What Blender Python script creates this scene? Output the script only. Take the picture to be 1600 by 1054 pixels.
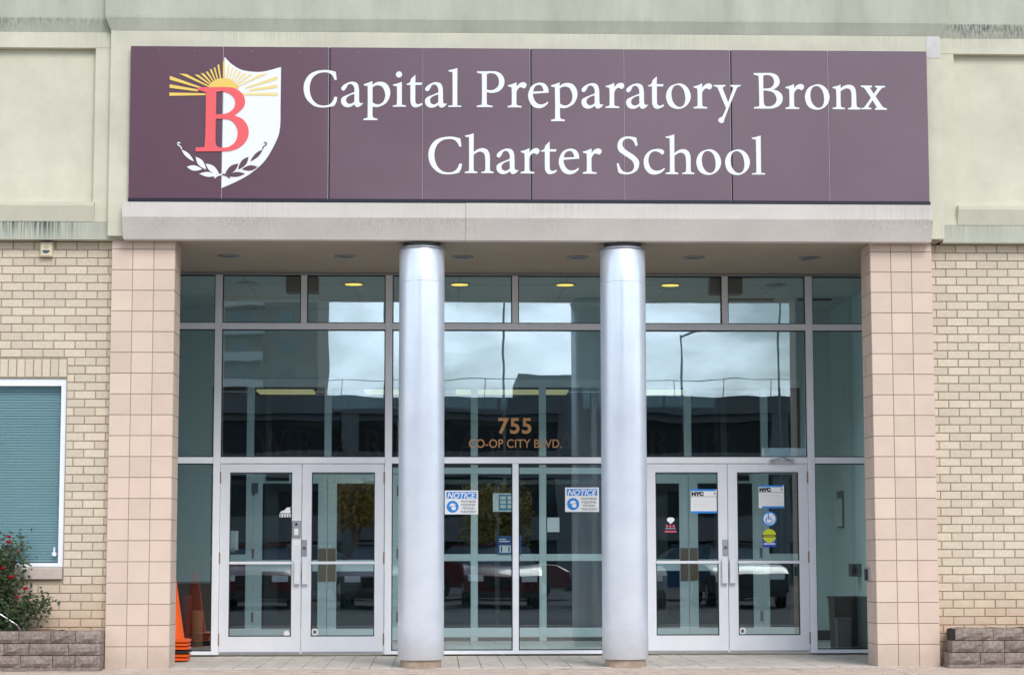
import bpy, bmesh, math, random
from mathutils import Matrix, Vector
random.seed(7)
for o in list(bpy.data.objects): bpy.data.objects.remove(o)
SC = bpy.context.scene
COL = SC.collection
R = math.radians

# ------------------------------------------------------------------ camera
cam_d = bpy.data.cameras.new('camera'); cam = bpy.data.objects.new('camera', cam_d); COL.objects.link(cam)
cam_d.sensor_fit = 'HORIZONTAL'; cam_d.sensor_width = 36.0; cam_d.lens = 74.25
cam_d.clip_start = 0.1; cam_d.clip_end = 2000
yaw, pitch, roll = R(2.03), R(5.85), -0.0015
fw = Vector((math.sin(yaw)*math.cos(pitch), math.cos(yaw)*math.cos(pitch), math.sin(pitch)))
rt = fw.cross(Vector((0, 0, 1))).normalized(); up = rt.cross(fw)
rt, up = rt*math.cos(roll)+up*math.sin(roll), up*math.cos(roll)-rt*math.sin(roll)
mw = Matrix((rt, up, -fw)).transposed().to_4x4(); mw.translation = (0, -20.5, 1.067)
cam.matrix_world = mw
SC.camera = cam

# ------------------------------------------------------------------ sky, sun, exposure
SUN_EL, SUN_AZ = 38.0, 162.0      # azimuth clockwise from +Y: low behind the photographer, a little to the right
w = bpy.data.worlds.new('World'); SC.world = w; w.use_nodes = True
N = w.node_tree.nodes; L = w.node_tree.links; N.clear()
out = N.new('ShaderNodeOutputWorld'); bg = N.new('ShaderNodeBackground'); bg.inputs['Strength'].default_value = 0.085
sky = N.new('ShaderNodeTexSky'); sky.sky_type = 'NISHITA'; sky.sun_disc = False
sky.sun_elevation = R(SUN_EL); sky.sun_rotation = R(SUN_AZ); sky.air_density = 1.0; sky.dust_density = 0.4; sky.ozone_density = 1.6
tc = N.new('ShaderNodeTexCoord'); sep = N.new('ShaderNodeSeparateXYZ'); L.new(tc.outputs['Generated'], sep.inputs[0])
cmb = N.new('ShaderNodeVectorMath'); cmb.operation = 'MULTIPLY'; cmb.inputs[1].default_value = (1, 1, 2.0); L.new(tc.outputs['Generated'], cmb.inputs[0])
nz = N.new('ShaderNodeTexNoise'); nz.inputs['Scale'].default_value = 9.5; nz.inputs['Detail'].default_value = 7; nz.inputs['Roughness'].default_value = 0.55
nz.inputs['Distortion'].default_value = 0.4
L.new(cmb.outputs[0], nz.inputs['Vector'])
rp = N.new('ShaderNodeValToRGB'); rp.color_ramp.elements[0].position = 0.42; rp.color_ramp.elements[1].position = 0.66
L.new(nz.outputs['Fac'], rp.inputs['Fac'])
mx = N.new('ShaderNodeMix'); mx.data_type = 'RGBA'; mx.inputs[7].default_value = (25.5, 28.0, 31.5, 1)
mf = N.new('ShaderNodeMath'); mf.operation = 'MULTIPLY'; L.new(rp.outputs['Color'], mf.inputs[0])
zf = N.new('ShaderNodeMapRange'); zf.inputs[1].default_value = 0.1; zf.inputs[2].default_value = 1.0; zf.inputs[3].default_value = 0.9; zf.inputs[4].default_value = 0.35; L.new(sep.outputs['Z'], zf.inputs[0]); L.new(zf.outputs[0], mf.inputs[1])
L.new(mf.outputs[0], mx.inputs[0]); L.new(sky.outputs[0], mx.inputs[6])
L.new(mx.outputs[2], bg.inputs['Color']); L.new(bg.outputs[0], out.inputs[0])
sun_d = bpy.data.lights.new('sun', 'SUN'); sun = bpy.data.objects.new('sun', sun_d); COL.objects.link(sun)
sun_d.energy = 1.5; sun_d.angle = R(26); sun_d.color = (1.0, 0.95, 0.885)
sd = Vector((math.sin(R(SUN_AZ))*math.cos(R(SUN_EL)), math.cos(R(SUN_AZ))*math.cos(R(SUN_EL)), math.sin(R(SUN_EL))))
sun.rotation_euler = sd.to_track_quat('Z', 'Y').to_euler()
vs = SC.view_settings; vs.view_transform = 'Standard'; vs.look = 'None'; vs.exposure = 0.41; vs.gamma = 1.0; vs.use_curve_mapping = False
SC.cycles.max_bounces = 8; SC.cycles.transparent_max_bounces = 16

# ------------------------------------------------------------------ materials
def M(name, col, rough=0.6, metal=0.0, var=0.06, vscale=2.5, bump=0.0, bscale=60, spec=0.4, rand=0.0, streaks=(), emit=0.0, coat=0.0, stretch=(1, 1, 1), spots=0.0, rvar=0.0, splash=None):
    m = bpy.data.materials.new(name); m.use_nodes = True
    n = m.node_tree.nodes; l = m.node_tree.links; b = n['Principled BSDF']
    b.inputs['Roughness'].default_value = rough; b.inputs['Metallic'].default_value = metal
    b.inputs['Specular IOR Level'].default_value = spec; b.inputs['Coat Weight'].default_value = coat
    geo = n.new('ShaderNodeNewGeometry')
    mp = n.new('ShaderNodeVectorMath'); mp.operation = 'MULTIPLY'; mp.inputs[1].default_value = stretch; l.new(geo.outputs['Position'], mp.inputs[0])
    tn = n.new('ShaderNodeTexNoise'); tn.inputs['Scale'].default_value = vscale; tn.inputs['Detail'].default_value = 6; tn.inputs['Roughness'].default_value = 0.65
    l.new(mp.outputs[0], tn.inputs['Vector'])
    mr = n.new('ShaderNodeMapRange'); mr.inputs[1].default_value = 0.3; mr.inputs[2].default_value = 0.7
    mr.inputs[3].default_value = 1-var; mr.inputs[4].default_value = 1+var; l.new(tn.outputs['Fac'], mr.inputs[0])
    val = mr.outputs[0]
    if rand:
        oi = n.new('ShaderNodeObjectInfo'); m2 = n.new('ShaderNodeMapRange'); m2.inputs[3].default_value = 1-rand; m2.inputs[4].default_value = 1+rand*0.6
        l.new(oi.outputs['Random'], m2.inputs[0]); mm = n.new('ShaderNodeMath'); mm.operation = 'MULTIPLY'; l.new(val, mm.inputs[0]); l.new(m2.outputs[0], mm.inputs[1]); val = mm.outputs[0]
    hs = n.new('ShaderNodeHueSaturation'); hs.inputs['Color'].default_value = (*col, 1); l.new(val, hs.inputs['Value'])
    cur = hs.outputs[0]
    if rand:
        mh = n.new('ShaderNodeMapRange'); mh.inputs[3].default_value = 0.492; mh.inputs[4].default_value = 0.506
        wn = n.new('ShaderNodeTexWhiteNoise'); wn.noise_dimensions = '1D'; l.new(oi.outputs['Random'], wn.inputs['W']); l.new(wn.outputs['Value'], mh.inputs[0]); l.new(mh.outputs[0], hs.inputs['Hue'])
    if streaks:
        sp = n.new('ShaderNodeSeparateXYZ'); l.new(geo.outputs['Position'], sp.inputs[0])
        sm = n.new('ShaderNodeVectorMath'); sm.operation = 'MULTIPLY'; sm.inputs[1].default_value = (60, 60, 1.6); l.new(geo.outputs['Position'], sm.inputs[0])
        sn = n.new('ShaderNodeTexNoise'); sn.inputs['Scale'].default_value = 1.0; sn.inputs['Detail'].default_value = 4; l.new(sm.outputs[0], sn.inputs['Vector'])
        bn = n.new('ShaderNodeTexNoise'); bn.inputs['Scale'].default_value = 1.1; bn.inputs['Detail'].default_value = 3; l.new(geo.outputs['Position'], bn.inputs['Vector'])
        for (z0, z1, sc, strength, x0, x1) in streaks:     # dirt runs from a drip edge at z1 fading towards z0
            a = n.new('ShaderNodeMapRange'); a.inputs[1].default_value = z0; a.inputs[2].default_value = z1; l.new(sp.outputs['Z'], a.inputs[0])
            c = n.new('ShaderNodeMath'); c.operation = 'LESS_THAN'; c.inputs[1].default_value = z1+0.004; l.new(sp.outputs['Z'], c.inputs[0])
            e = n.new('ShaderNodeMapRange'); e.inputs[1].default_value = 0.38; e.inputs[2].default_value = 0.64; l.new(sn.outputs['Fac'], e.inputs[0])
            f = n.new('ShaderNodeMapRange'); f.inputs[1].default_value = 0.4; f.inputs[2].default_value = 0.6; f.inputs[3].default_value = 0.15; l.new(bn.outputs['Fac'], f.inputs[0])
            xa = n.new('ShaderNodeMapRange'); xa.inputs[1].default_value = x0; xa.inputs[2].default_value = x1; l.new(sp.outputs['X'], xa.inputs[0])
            v = None
            for s in (a, c, e, f, xa):
                if v is None: v = s.outputs[0]; continue
                t = n.new('ShaderNodeMath'); t.operation = 'MULTIPLY'; l.new(v, t.inputs[0]); l.new(s.outputs[0], t.inputs[1]); v = t.outputs[0]
            t = n.new('ShaderNodeMath'); t.operation = 'MULTIPLY'; t.inputs[1].default_value = strength; t.use_clamp = True; l.new(v, t.inputs[0])
            x = n.new('ShaderNodeMix'); x.data_type = 'RGBA'; x.inputs[7].default_value = (*sc, 1); l.new(t.outputs[0], x.inputs[0]); l.new(cur, x.inputs[6]); cur = x.outputs[2]
    if splash:                                            # soil and rain splash rising unevenly from the ground
        z1, scol, amt = splash
        s2 = n.new('ShaderNodeSeparateXYZ'); l.new(geo.outputs['Position'], s2.inputs[0])
        bn2 = n.new('ShaderNodeTexNoise'); bn2.inputs['Scale'].default_value = 5.5; bn2.inputs['Detail'].default_value = 5; l.new(geo.outputs['Position'], bn2.inputs['Vector'])
        q1 = n.new('ShaderNodeMath'); q1.operation = 'MULTIPLY_ADD'; q1.inputs[1].default_value = -z1*1.2; l.new(bn2.outputs['Fac'], q1.inputs[0]); l.new(s2.outputs['Z'], q1.inputs[2])
        q2 = n.new('ShaderNodeMapRange'); q2.inputs[1].default_value = z1*0.55; q2.inputs[2].default_value = -z1*0.3; q2.inputs[4].default_value = amt; l.new(q1.outputs[0], q2.inputs[0])
        x = n.new('ShaderNodeMix'); x.data_type = 'RGBA'; x.inputs[7].default_value = (*scol, 1); l.new(q2.outputs[0], x.inputs[0]); l.new(cur, x.inputs[6]); cur = x.outputs[2]
    if rvar:
        r1 = n.new('ShaderNodeTexNoise'); r1.inputs['Scale'].default_value = 7; r1.inputs['Detail'].default_value = 7; r1.inputs['Roughness'].default_value = 0.75; l.new(geo.outputs['Position'], r1.inputs['Vector'])
        r2 = n.new('ShaderNodeMapRange'); r2.inputs[1].default_value = 0.35; r2.inputs[2].default_value = 0.68; r2.inputs[3].default_value = rough-rvar; r2.inputs[4].default_value = rough+rvar; l.new(r1.outputs['Fac'], r2.inputs[0]); l.new(r2.outputs[0], b.inputs['Roughness'])
    if spots:                                             # gum marks and drips on the paving
        vo = n.new('ShaderNodeTexVoronoi'); vo.inputs['Scale'].default_value = spots; l.new(geo.outputs['Position'], vo.inputs['Vector'])
        vm = n.new('ShaderNodeMapRange'); vm.inputs[1].default_value = 0.16; vm.inputs[2].default_value = 0.10; vm.inputs[4].default_value = 0.6; l.new(vo.outputs['Distance'], vm.inputs[0])
        x = n.new('ShaderNodeMix'); x.data_type = 'RGBA'; x.inputs[7].default_value = (col[0]*.4, col[1]*.4, col[2]*.4, 1); l.new(vm.outputs[0], x.inputs[0]); l.new(cur, x.inputs[6]); cur = x.outputs[2]
    l.new(cur, b.inputs['Base Color'])
    if emit:
        b.inputs['Emission Color'].default_value = (*col, 1); b.inputs['Emission Strength'].default_value = emit
    if bump:
        bt = n.new('ShaderNodeTexNoise'); bt.inputs['Scale'].default_value = bscale; bt.inputs['Detail'].default_value = 5; l.new(geo.outputs['Position'], bt.inputs['Vector'])
        bp = n.new('ShaderNodeBump'); bp.inputs['Strength'].default_value = bump; bp.inputs['Distance'].default_value = 0.01
        l.new(bt.outputs['Fac'], bp.inputs['Height']); l.new(bp.outputs[0], b.inputs['Normal'])
    return m

def glass_mat(name, tint, base, wav=0.02, wscale=1.3):
    m = bpy.data.materials.new(name); m.use_nodes = True
    n = m.node_tree.nodes; l = m.node_tree.links; n.remove(n['Principled BSDF']); o = n['Material Output']
    tr = n.new('ShaderNodeBsdfTransparent'); tr.inputs[0].default_value = (*tint, 1)
    gl = n.new('ShaderNodeBsdfGlossy'); gl.inputs['Roughness'].default_value = 0.004; gl.inputs['Color'].default_value = (0.93, 0.98, 1.0, 1)
    fr = n.new('ShaderNodeFresnel'); fr.inputs['IOR'].default_value = 1.5
    a = n.new('ShaderNodeMath'); a.operation = 'ADD'; a.inputs[1].default_value = base; a.use_clamp = True; l.new(fr.outputs[0], a.inputs[0])
    geo = n.new('ShaderNodeNewGeometry'); tn = n.new('ShaderNodeTexNoise'); tn.inputs['Scale'].default_value = wscale; tn.inputs['Detail'].default_value = 1.5
    l.new(geo.outputs['Position'], tn.inputs['Vector'])
    bp = n.new('ShaderNodeBump'); bp.inputs['Strength'].default_value = 1.0; bp.inputs['Distance'].default_value = wav; l.new(tn.outputs['Fac'], bp.inputs['Height']); l.new(bp.outputs[0], gl.inputs['Normal'])
    mix = n.new('ShaderNodeMixShader'); l.new(a.outputs[0], mix.inputs[0]); l.new(tr.outputs[0], mix.inputs[1]); l.new(gl.outputs[0], mix.inputs[2]); l.new(mix.outputs[0], o.inputs[0])
    return m

GREEN = (0.10, 0.12, 0.095)
m_stucco = M('stucco_cream', (0.66, 0.635, 0.50), 0.9, var=0.11, vscale=1.6, bump=0.25, bscale=160, spec=0.2,
             streaks=((6.14, 6.30, (0.13, 0.15, 0.12), 1.0, -2.6, -3.6), (6.14, 6.30, (0.11, 0.12, 0.10), 1.5, 4.9, 5.2), (4.10, 4.29, (0.14, 0.17, 0.13), 0.9, -3.2, -3.5),
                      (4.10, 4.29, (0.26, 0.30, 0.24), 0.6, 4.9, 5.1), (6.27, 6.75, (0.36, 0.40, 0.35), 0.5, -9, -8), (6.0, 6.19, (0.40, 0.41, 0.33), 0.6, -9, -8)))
m_green = M('stucco_grey_green', (0.505, 0.51, 0.415), 0.9, var=0.16, vscale=1.8, bump=0.25, bscale=160, spec=0.2, stretch=(1.5, 1.5, 0.4),
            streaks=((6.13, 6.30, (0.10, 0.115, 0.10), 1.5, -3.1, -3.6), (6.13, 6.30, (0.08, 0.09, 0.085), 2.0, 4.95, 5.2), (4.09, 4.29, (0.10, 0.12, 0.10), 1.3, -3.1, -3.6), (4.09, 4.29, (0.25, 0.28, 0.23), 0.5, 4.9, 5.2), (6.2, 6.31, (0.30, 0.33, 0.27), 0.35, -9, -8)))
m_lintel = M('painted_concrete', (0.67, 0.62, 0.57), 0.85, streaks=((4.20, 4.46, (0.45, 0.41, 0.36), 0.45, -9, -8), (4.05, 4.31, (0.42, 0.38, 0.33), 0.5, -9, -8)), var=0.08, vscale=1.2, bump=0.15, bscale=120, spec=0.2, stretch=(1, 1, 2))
m_patch = M('white_patch_paint', (0.63, 0.605, 0.58), 0.8, var=0.10, vscale=12)
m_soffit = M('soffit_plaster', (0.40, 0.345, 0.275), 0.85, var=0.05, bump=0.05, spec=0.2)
m_brick = M('cream_brick', (0.69, 0.595, 0.46), 0.85, var=0.08, vscale=30, bump=0.35, bscale=220, spec=0.2, rand=0.10, splash=(0.75, (0.60, 0.36, 0.22), 0.55))
m_mortar = M('brick_mortar', (0.40, 0.325, 0.24), 0.95, var=0.10, vscale=20, bump=0.3, bscale=200, spec=0.1)
m_tile = M('pink_beige_tile', (0.71, 0.56, 0.45), 0.55, var=0.045, vscale=4, bump=0.08, bscale=300, spec=0.35, rand=0.07, splash=(0.22, (0.42, 0.34, 0.27), 0.45))
m_grout = M('tile_grout', (0.42, 0.34, 0.28), 0.95, var=0.08)
m_alu = M('white_aluminium', (0.86, 0.885, 0.93), 0.38, var=0.04, vscale=4, spec=0.5)
m_alu2 = M('silver_aluminium', (0.40, 0.41, 0.44), 0.35, metal=0.6, var=0.05, vscale=4)
m_door = M('white_door_paint', (0.78, 0.80, 0.85), 0.35, var=0.03, vscale=5, spec=0.5)
m_in = M('inner_frame_paint', (0.72, 0.80, 0.81), 0.4, var=0.03)
m_col = M('silver_column_paint', (0.82, 0.895, 1.0), 0.30, metal=0.42, var=0.06, vscale=3, bump=0.10, bscale=4, splash=(0.30, (0.50, 0.47, 0.44), 0.5))
m_steel = M('dark_steel', (0.16, 0.17, 0.18), 0.5, metal=0.6)
m_chrome = M('brushed_chrome', (0.55, 0.56, 0.58), 0.3, metal=0.9)
m_bronze = M('bronze_plate', (0.30, 0.18, 0.085), 0.45, metal=0.25)
m_black = M('black_plastic', (0.018, 0.018, 0.02), 0.5)
m_sign = M('plum_sign_vinyl', (0.110, 0.040, 0.066), 0.26, var=0.07, vscale=1.2, spec=0.9, coat=0.25, bump=0.02, bscale=4)
m_navy = M('navy_sign_edge', (0.012, 0.016, 0.028), 0.4)
m_seam = M('sign_seam_edge', (0.55, 0.52, 0.56), 0.4)
m_white = M('white_vinyl', (0.86, 0.87, 0.89), 0.45, var=0.01)
m_red = M('coral_red_vinyl', (0.88, 0.12, 0.13), 0.45, var=0.01)
m_yel = M('yellow_vinyl', (0.86, 0.60, 0.13), 0.45, var=0.01)
m_pale = M('pale_yellow_vinyl', (0.86, 0.70, 0.30), 0.45, var=0.01)
m_gold = M('gold_vinyl', (0.46, 0.235, 0.085), 0.4, var=0.02)
m_gold2 = M('faded_gold_letters', (0.30, 0.17, 0.08), 0.5, var=0.02)
m_blue = M('sign_blue', (0.02, 0.26, 0.75), 0.45, var=0.01)
m_dblue = M('poster_blue', (0.02, 0.10, 0.32), 0.5, var=0.03)
m_cyan = M('poster_cyan', (0.03, 0.32, 0.55), 0.5, var=0.03)
m_paper = M('white_paper', (0.87, 0.88, 0.90), 0.7, var=0.02)
m_ink = M('black_ink', (0.03, 0.03, 0.035), 0.6)
m_grey = M('grey_ink', (0.34, 0.35, 0.37), 0.6)
m_lime = M('lime_sticker', (0.62, 0.68, 0.03), 0.5)
m_pink = M('pink_ink', (0.55, 0.10, 0.16), 0.6)
m_wall = M('vestibule_paint', (0.58, 0.68, 0.69), 0.7, var=0.02)
m_ceil = M('vestibule_ceiling_paint', (0.46, 0.52, 0.52), 0.8, var=0.02)
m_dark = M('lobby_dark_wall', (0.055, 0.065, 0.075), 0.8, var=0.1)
m_floor = M('vestibule_tile', (0.55, 0.55, 0.53), 0.35, var=0.04)
m_orange = M('cone_orange', (0.92, 0.115, 0.008), 0.5, var=0.04)
m_rubber = M('dark_rubber', (0.03, 0.028, 0.026), 0.8)
m_blind = M('blind_slat', (0.82, 0.86, 0.90), 0.5, var=0.03)
m_sill = M('stone_sill', (0.52, 0.45, 0.39), 0.85, var=0.08, vscale=12, bump=0.2)
m_block = M('split_face_block', (0.29, 0.235, 0.205), 0.95, var=0.38, vscale=34, bump=1.0, bscale=70, spec=0.1, rand=0.14)
m_soil = M('reddish_mulch', (0.26, 0.13, 0.08), 0.95, var=0.3, vscale=40, bump=0.8, bscale=90)
m_leaf = M('rose_leaf', (0.055, 0.085, 0.035), 0.55, var=0.35, vscale=14)
m_stem = M('rose_stem', (0.14, 0.09, 0.06), 0.8)
m_rose = M('rose_red', (0.62, 0.02, 0.045), 0.5, var=0.15, vscale=30)
m_pave = M('forecourt_concrete', (0.50, 0.45, 0.40), 0.9, var=0.10, vscale=3, bump=0.3, bscale=140, spec=0.15)
m_paver = M('beige_paver', (0.68, 0.615, 0.54), 0.8, var=0.16, vscale=5, bump=0.3, bscale=160, spec=0.2, spots=2.3)
m_paver2 = M('pink_paver', (0.64, 0.52, 0.43), 0.9, var=0.18, vscale=6, bump=0.3, bscale=160, spec=0.15, spots=1.9)
m_asph = M('asphalt', (0.036, 0.037, 0.040), 0.9, var=0.2, vscale=4, bump=0.4, bscale=90)
g_out = glass_mat('green_reflective_glass', (0.76, 0.87, 0.91), 0.145, 0.0007, 1.3)
g_in = glass_mat('inner_clear_glass', (0.72, 0.80, 0.80), 0.01, 0.0005)
g_win = glass_mat('window_glass', (0.85, 0.955, 0.96), 0.03, 0.001)

# ------------------------------------------------------------------ mesh helpers
WORLD = {}
def wloc(o): return WORLD.get(o.name, Vector((0, 0, 0)))
def tag(o, label=None, cat=None, group=None, kind=None):
    if label: o['label'] = label
    if cat: o['category'] = cat
    if group: o['group'] = group
    if kind: o['kind'] = kind
    return o
def link(o, loc, parent=None):
    COL.objects.link(o); WORLD[o.name] = Vector(loc)
    if parent is not None:
        o.parent = parent; o.location = Vector(loc)-wloc(parent)
    else: o.location = loc
    return o
def empty(name, loc, label=None, cat=None, group=None):
    o = bpy.data.objects.new(name, None); o.empty_display_size = 0.2; link(o, loc); return tag(o, label, cat, group)
class MB:
    def __init__(s): s.v = []; s.f = []; s.sm = False
    def add(s, v, f):
        k = len(s.v); s.v += [tuple(p) for p in v]; s.f += [tuple(i+k for i in q) for q in f]; return s
    def box(s, x0, x1, y0, y1, z0, z1):
        return s.add([(x0,y0,z0),(x1,y0,z0),(x1,y1,z0),(x0,y1,z0),(x0,y0,z1),(x1,y0,z1),(x1,y1,z1),(x0,y1,z1)],
                     [(0,3,2,1),(4,5,6,7),(0,1,5,4),(1,2,6,5),(2,3,7,6),(3,0,4,7)])
    def cbox(s, x0, x1, y0, y1, z0, z1, c=0.004):      # box whose front (-Y) edges are chamfered
        v = [(x0,y1,z0),(x1,y1,z0),(x1,y1,z1),(x0,y1,z1),(x0,y0+c,z0),(x1,y0+c,z0),(x1,y0+c,z1),(x0,y0+c,z1),
             (x0+c,y0,z0+c),(x1-c,y0,z0+c),(x1-c,y0,z1-c),(x0+c,y0,z1-c)]
        return s.add(v, [(0,3,2,1),(4,5,1,0),(5,6,2,1),(6,7,3,2),(7,4,0,3),(8,9,5,4),(9,10,6,5),(10,11,7,6),(11,8,4,7),(8,11,10,9)][0:5]+[(4,5,9,8),(5,6,10,9),(6,7,11,10),(7,4,8,11),(8,9,10,11)])
    def prism_x(s, prof, x0, x1):                       # (y, z) profile extruded along X
        n = len(prof); v = [(x0, y, z) for y, z in prof]+[(x1, y, z) for y, z in prof]
        return s.add(v, [(i, (i+1) % n, n+(i+1) % n, n+i) for i in range(n)]+[tuple(range(n-1, -1, -1)), tuple(range(n, 2*n))])
    def loft(s, rings, cap=True):
        n = len(rings[0]); v = [p for r in rings for p in r]; f = []
        for k in range(len(rings)-1):
            for i in range(n): f.append((k*n+i, k*n+(i+1) % n, (k+1)*n+(i+1) % n, (k+1)*n+i))
        if cap: f += [tuple(range(n-1, -1, -1)), tuple(range((len(rings)-1)*n, len(rings)*n))]
        return s.add(v, f)
    def lathe(s, cx, cy, prof, n=48):                   # (r, z) profile about a vertical axis
        return s.loft([[(cx+r*math.cos(2*math.pi*i/n), cy+r*math.sin(2*math.pi*i/n), z) for i in range(n)] for r, z in prof])
    def tube(s, pts, r, n=8):
        rings = []; pts = [Vector(p) for p in pts]
        for i, p in enumerate(pts):
            d = (pts[min(i+1, len(pts)-1)]-pts[max(i-1, 0)]).normalized()
            a = d.cross(Vector((0.31, 0.2, 0.93))).normalized(); b = d.cross(a)
            rr = r[i] if isinstance(r, (list, tuple)) else r
            rings.append([p+a*rr*math.cos(2*math.pi*k/n)+b*rr*math.sin(2*math.pi*k/n) for k in range(n)])
        return s.loft(rings)
    def disc_y(s, cx, y0, y1, cz, r, n=28):             # short cylinder along Y
        return s.loft([[(cx+r*math.cos(2*math.pi*i/n), y, cz+r*math.sin(2*math.pi*i/n)) for i in range(n)] for y in (y1, y0)])
    def build(s, name, mat, parent=None, smooth=False, origin=None):
        xs, ys, zs = zip(*s.v); c = Vector(origin) if origin else Vector(((min(xs)+max(xs))/2, (min(ys)+max(ys))/2, min(zs)))
        me = bpy.data.meshes.new(name); me.from_pydata([Vector(p)-c for p in s.v], [], s.f)
        bm = bmesh.new(); bm.from_mesh(me); bmesh.ops.recalc_face_normals(bm, faces=bm.faces)
        if smooth:
            for f in bm.faces: f.smooth = True
            for e in bm.edges:
                if len(e.link_faces) == 2 and e.calc_face_angle(0) > 0.6: e.smooth = False
        bm.to_mesh(me); bm.free()
        me.materials.append(mat)
        return link(bpy.data.objects.new(name, me), c, parent)
def inst(src_mesh, name, loc, parent): return link(bpy.data.objects.new(name, src_mesh), loc, parent)
def box(name, mat, parent, *b): return MB().box(*b).build(name, mat, parent)
def cbox(name, mat, parent, *b, c=0.004): return MB().cbox(*b, c=c).build(name, mat, parent)

def smooth_loop(flat):
    P = [(flat[i]/1000, flat[i+1]/1000, flat[i+2]) for i in range(0, len(flat), 3)]; n = len(P); o = []
    for i in range(n):
        p1, p2 = P[i], P[(i+1) % n]; p0 = P[i-1] if not p1[2] else p1; p3 = P[(i+2) % n] if not p2[2] else p2
        o.append(p1[:2])
        if p1[2] and p2[2]: continue
        for t in (0.2, 0.4, 0.6, 0.8):
            q = []
            for a in (0, 1):
                m1 = (p2[a]-p0[a])/2 if not p1[2] else (p2[a]-p1[a]); m2 = (p3[a]-p1[a])/2 if not p2[2] else (p2[a]-p1[a])
                q.append((2*t**3-3*t*t+1)*p1[a]+(t**3-2*t*t+t)*m1+(-2*t**3+3*t*t)*p2[a]+(t**3-t*t)*m2)
            o.append(tuple(q))
    return o
def flat_shape(name, loops, mat, parent, x, y, z, depth=0.002, scale=1.0):
    """closed outlines in the X-Z plane, filled and given a small thickness; faces -Y with its front at y"""
    cu = bpy.data.curves.new(name, 'CURVE'); cu.dimensions = '2D'; cu.fill_mode = 'BOTH'; cu.extrude = depth/2
    for lp in loops:
        s = cu.splines.new('POLY'); s.points.add(len(lp)-1); s.use_cyclic_u = True
        for k, p in enumerate(lp): s.points[k].co = (p[0]*scale, p[1]*scale, 0, 1)
    return curve_mesh(name, cu, mat, parent, x, y, z, depth)
def curve_mesh(name, cu, mat, parent, x, y, z, depth):
    tmp = bpy.data.objects.new('tmp', cu); me = bpy.data.meshes.new_from_object(tmp); bpy.data.objects.remove(tmp); bpy.data.curves.remove(cu)
    me.name = name
    for v in me.vertices: v.co = (v.co.x, -v.co.z+depth/2, v.co.y)
    me.materials.clear(); me.materials.append(mat)
    return link(bpy.data.objects.new(name, me), (x, y, z), parent)
def text(name, body, size, mat, parent, x, y, z, bold=0.0, shear=0.0, align='LEFT', depth=0.001, space=1.0, xscale=1.0):
    cu = bpy.data.curves.new(name, 'FONT'); cu.body = body; cu.size = size; cu.offset = bold; cu.shear = shear; cu.align_x = align; cu.extrude = depth/2; cu.space_character = space
    o = curve_mesh(name, cu, mat, parent, x, y, z, depth)
    if xscale != 1.0:
        for v in o.data.vertices: v.co.x *= xscale
    return o

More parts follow.
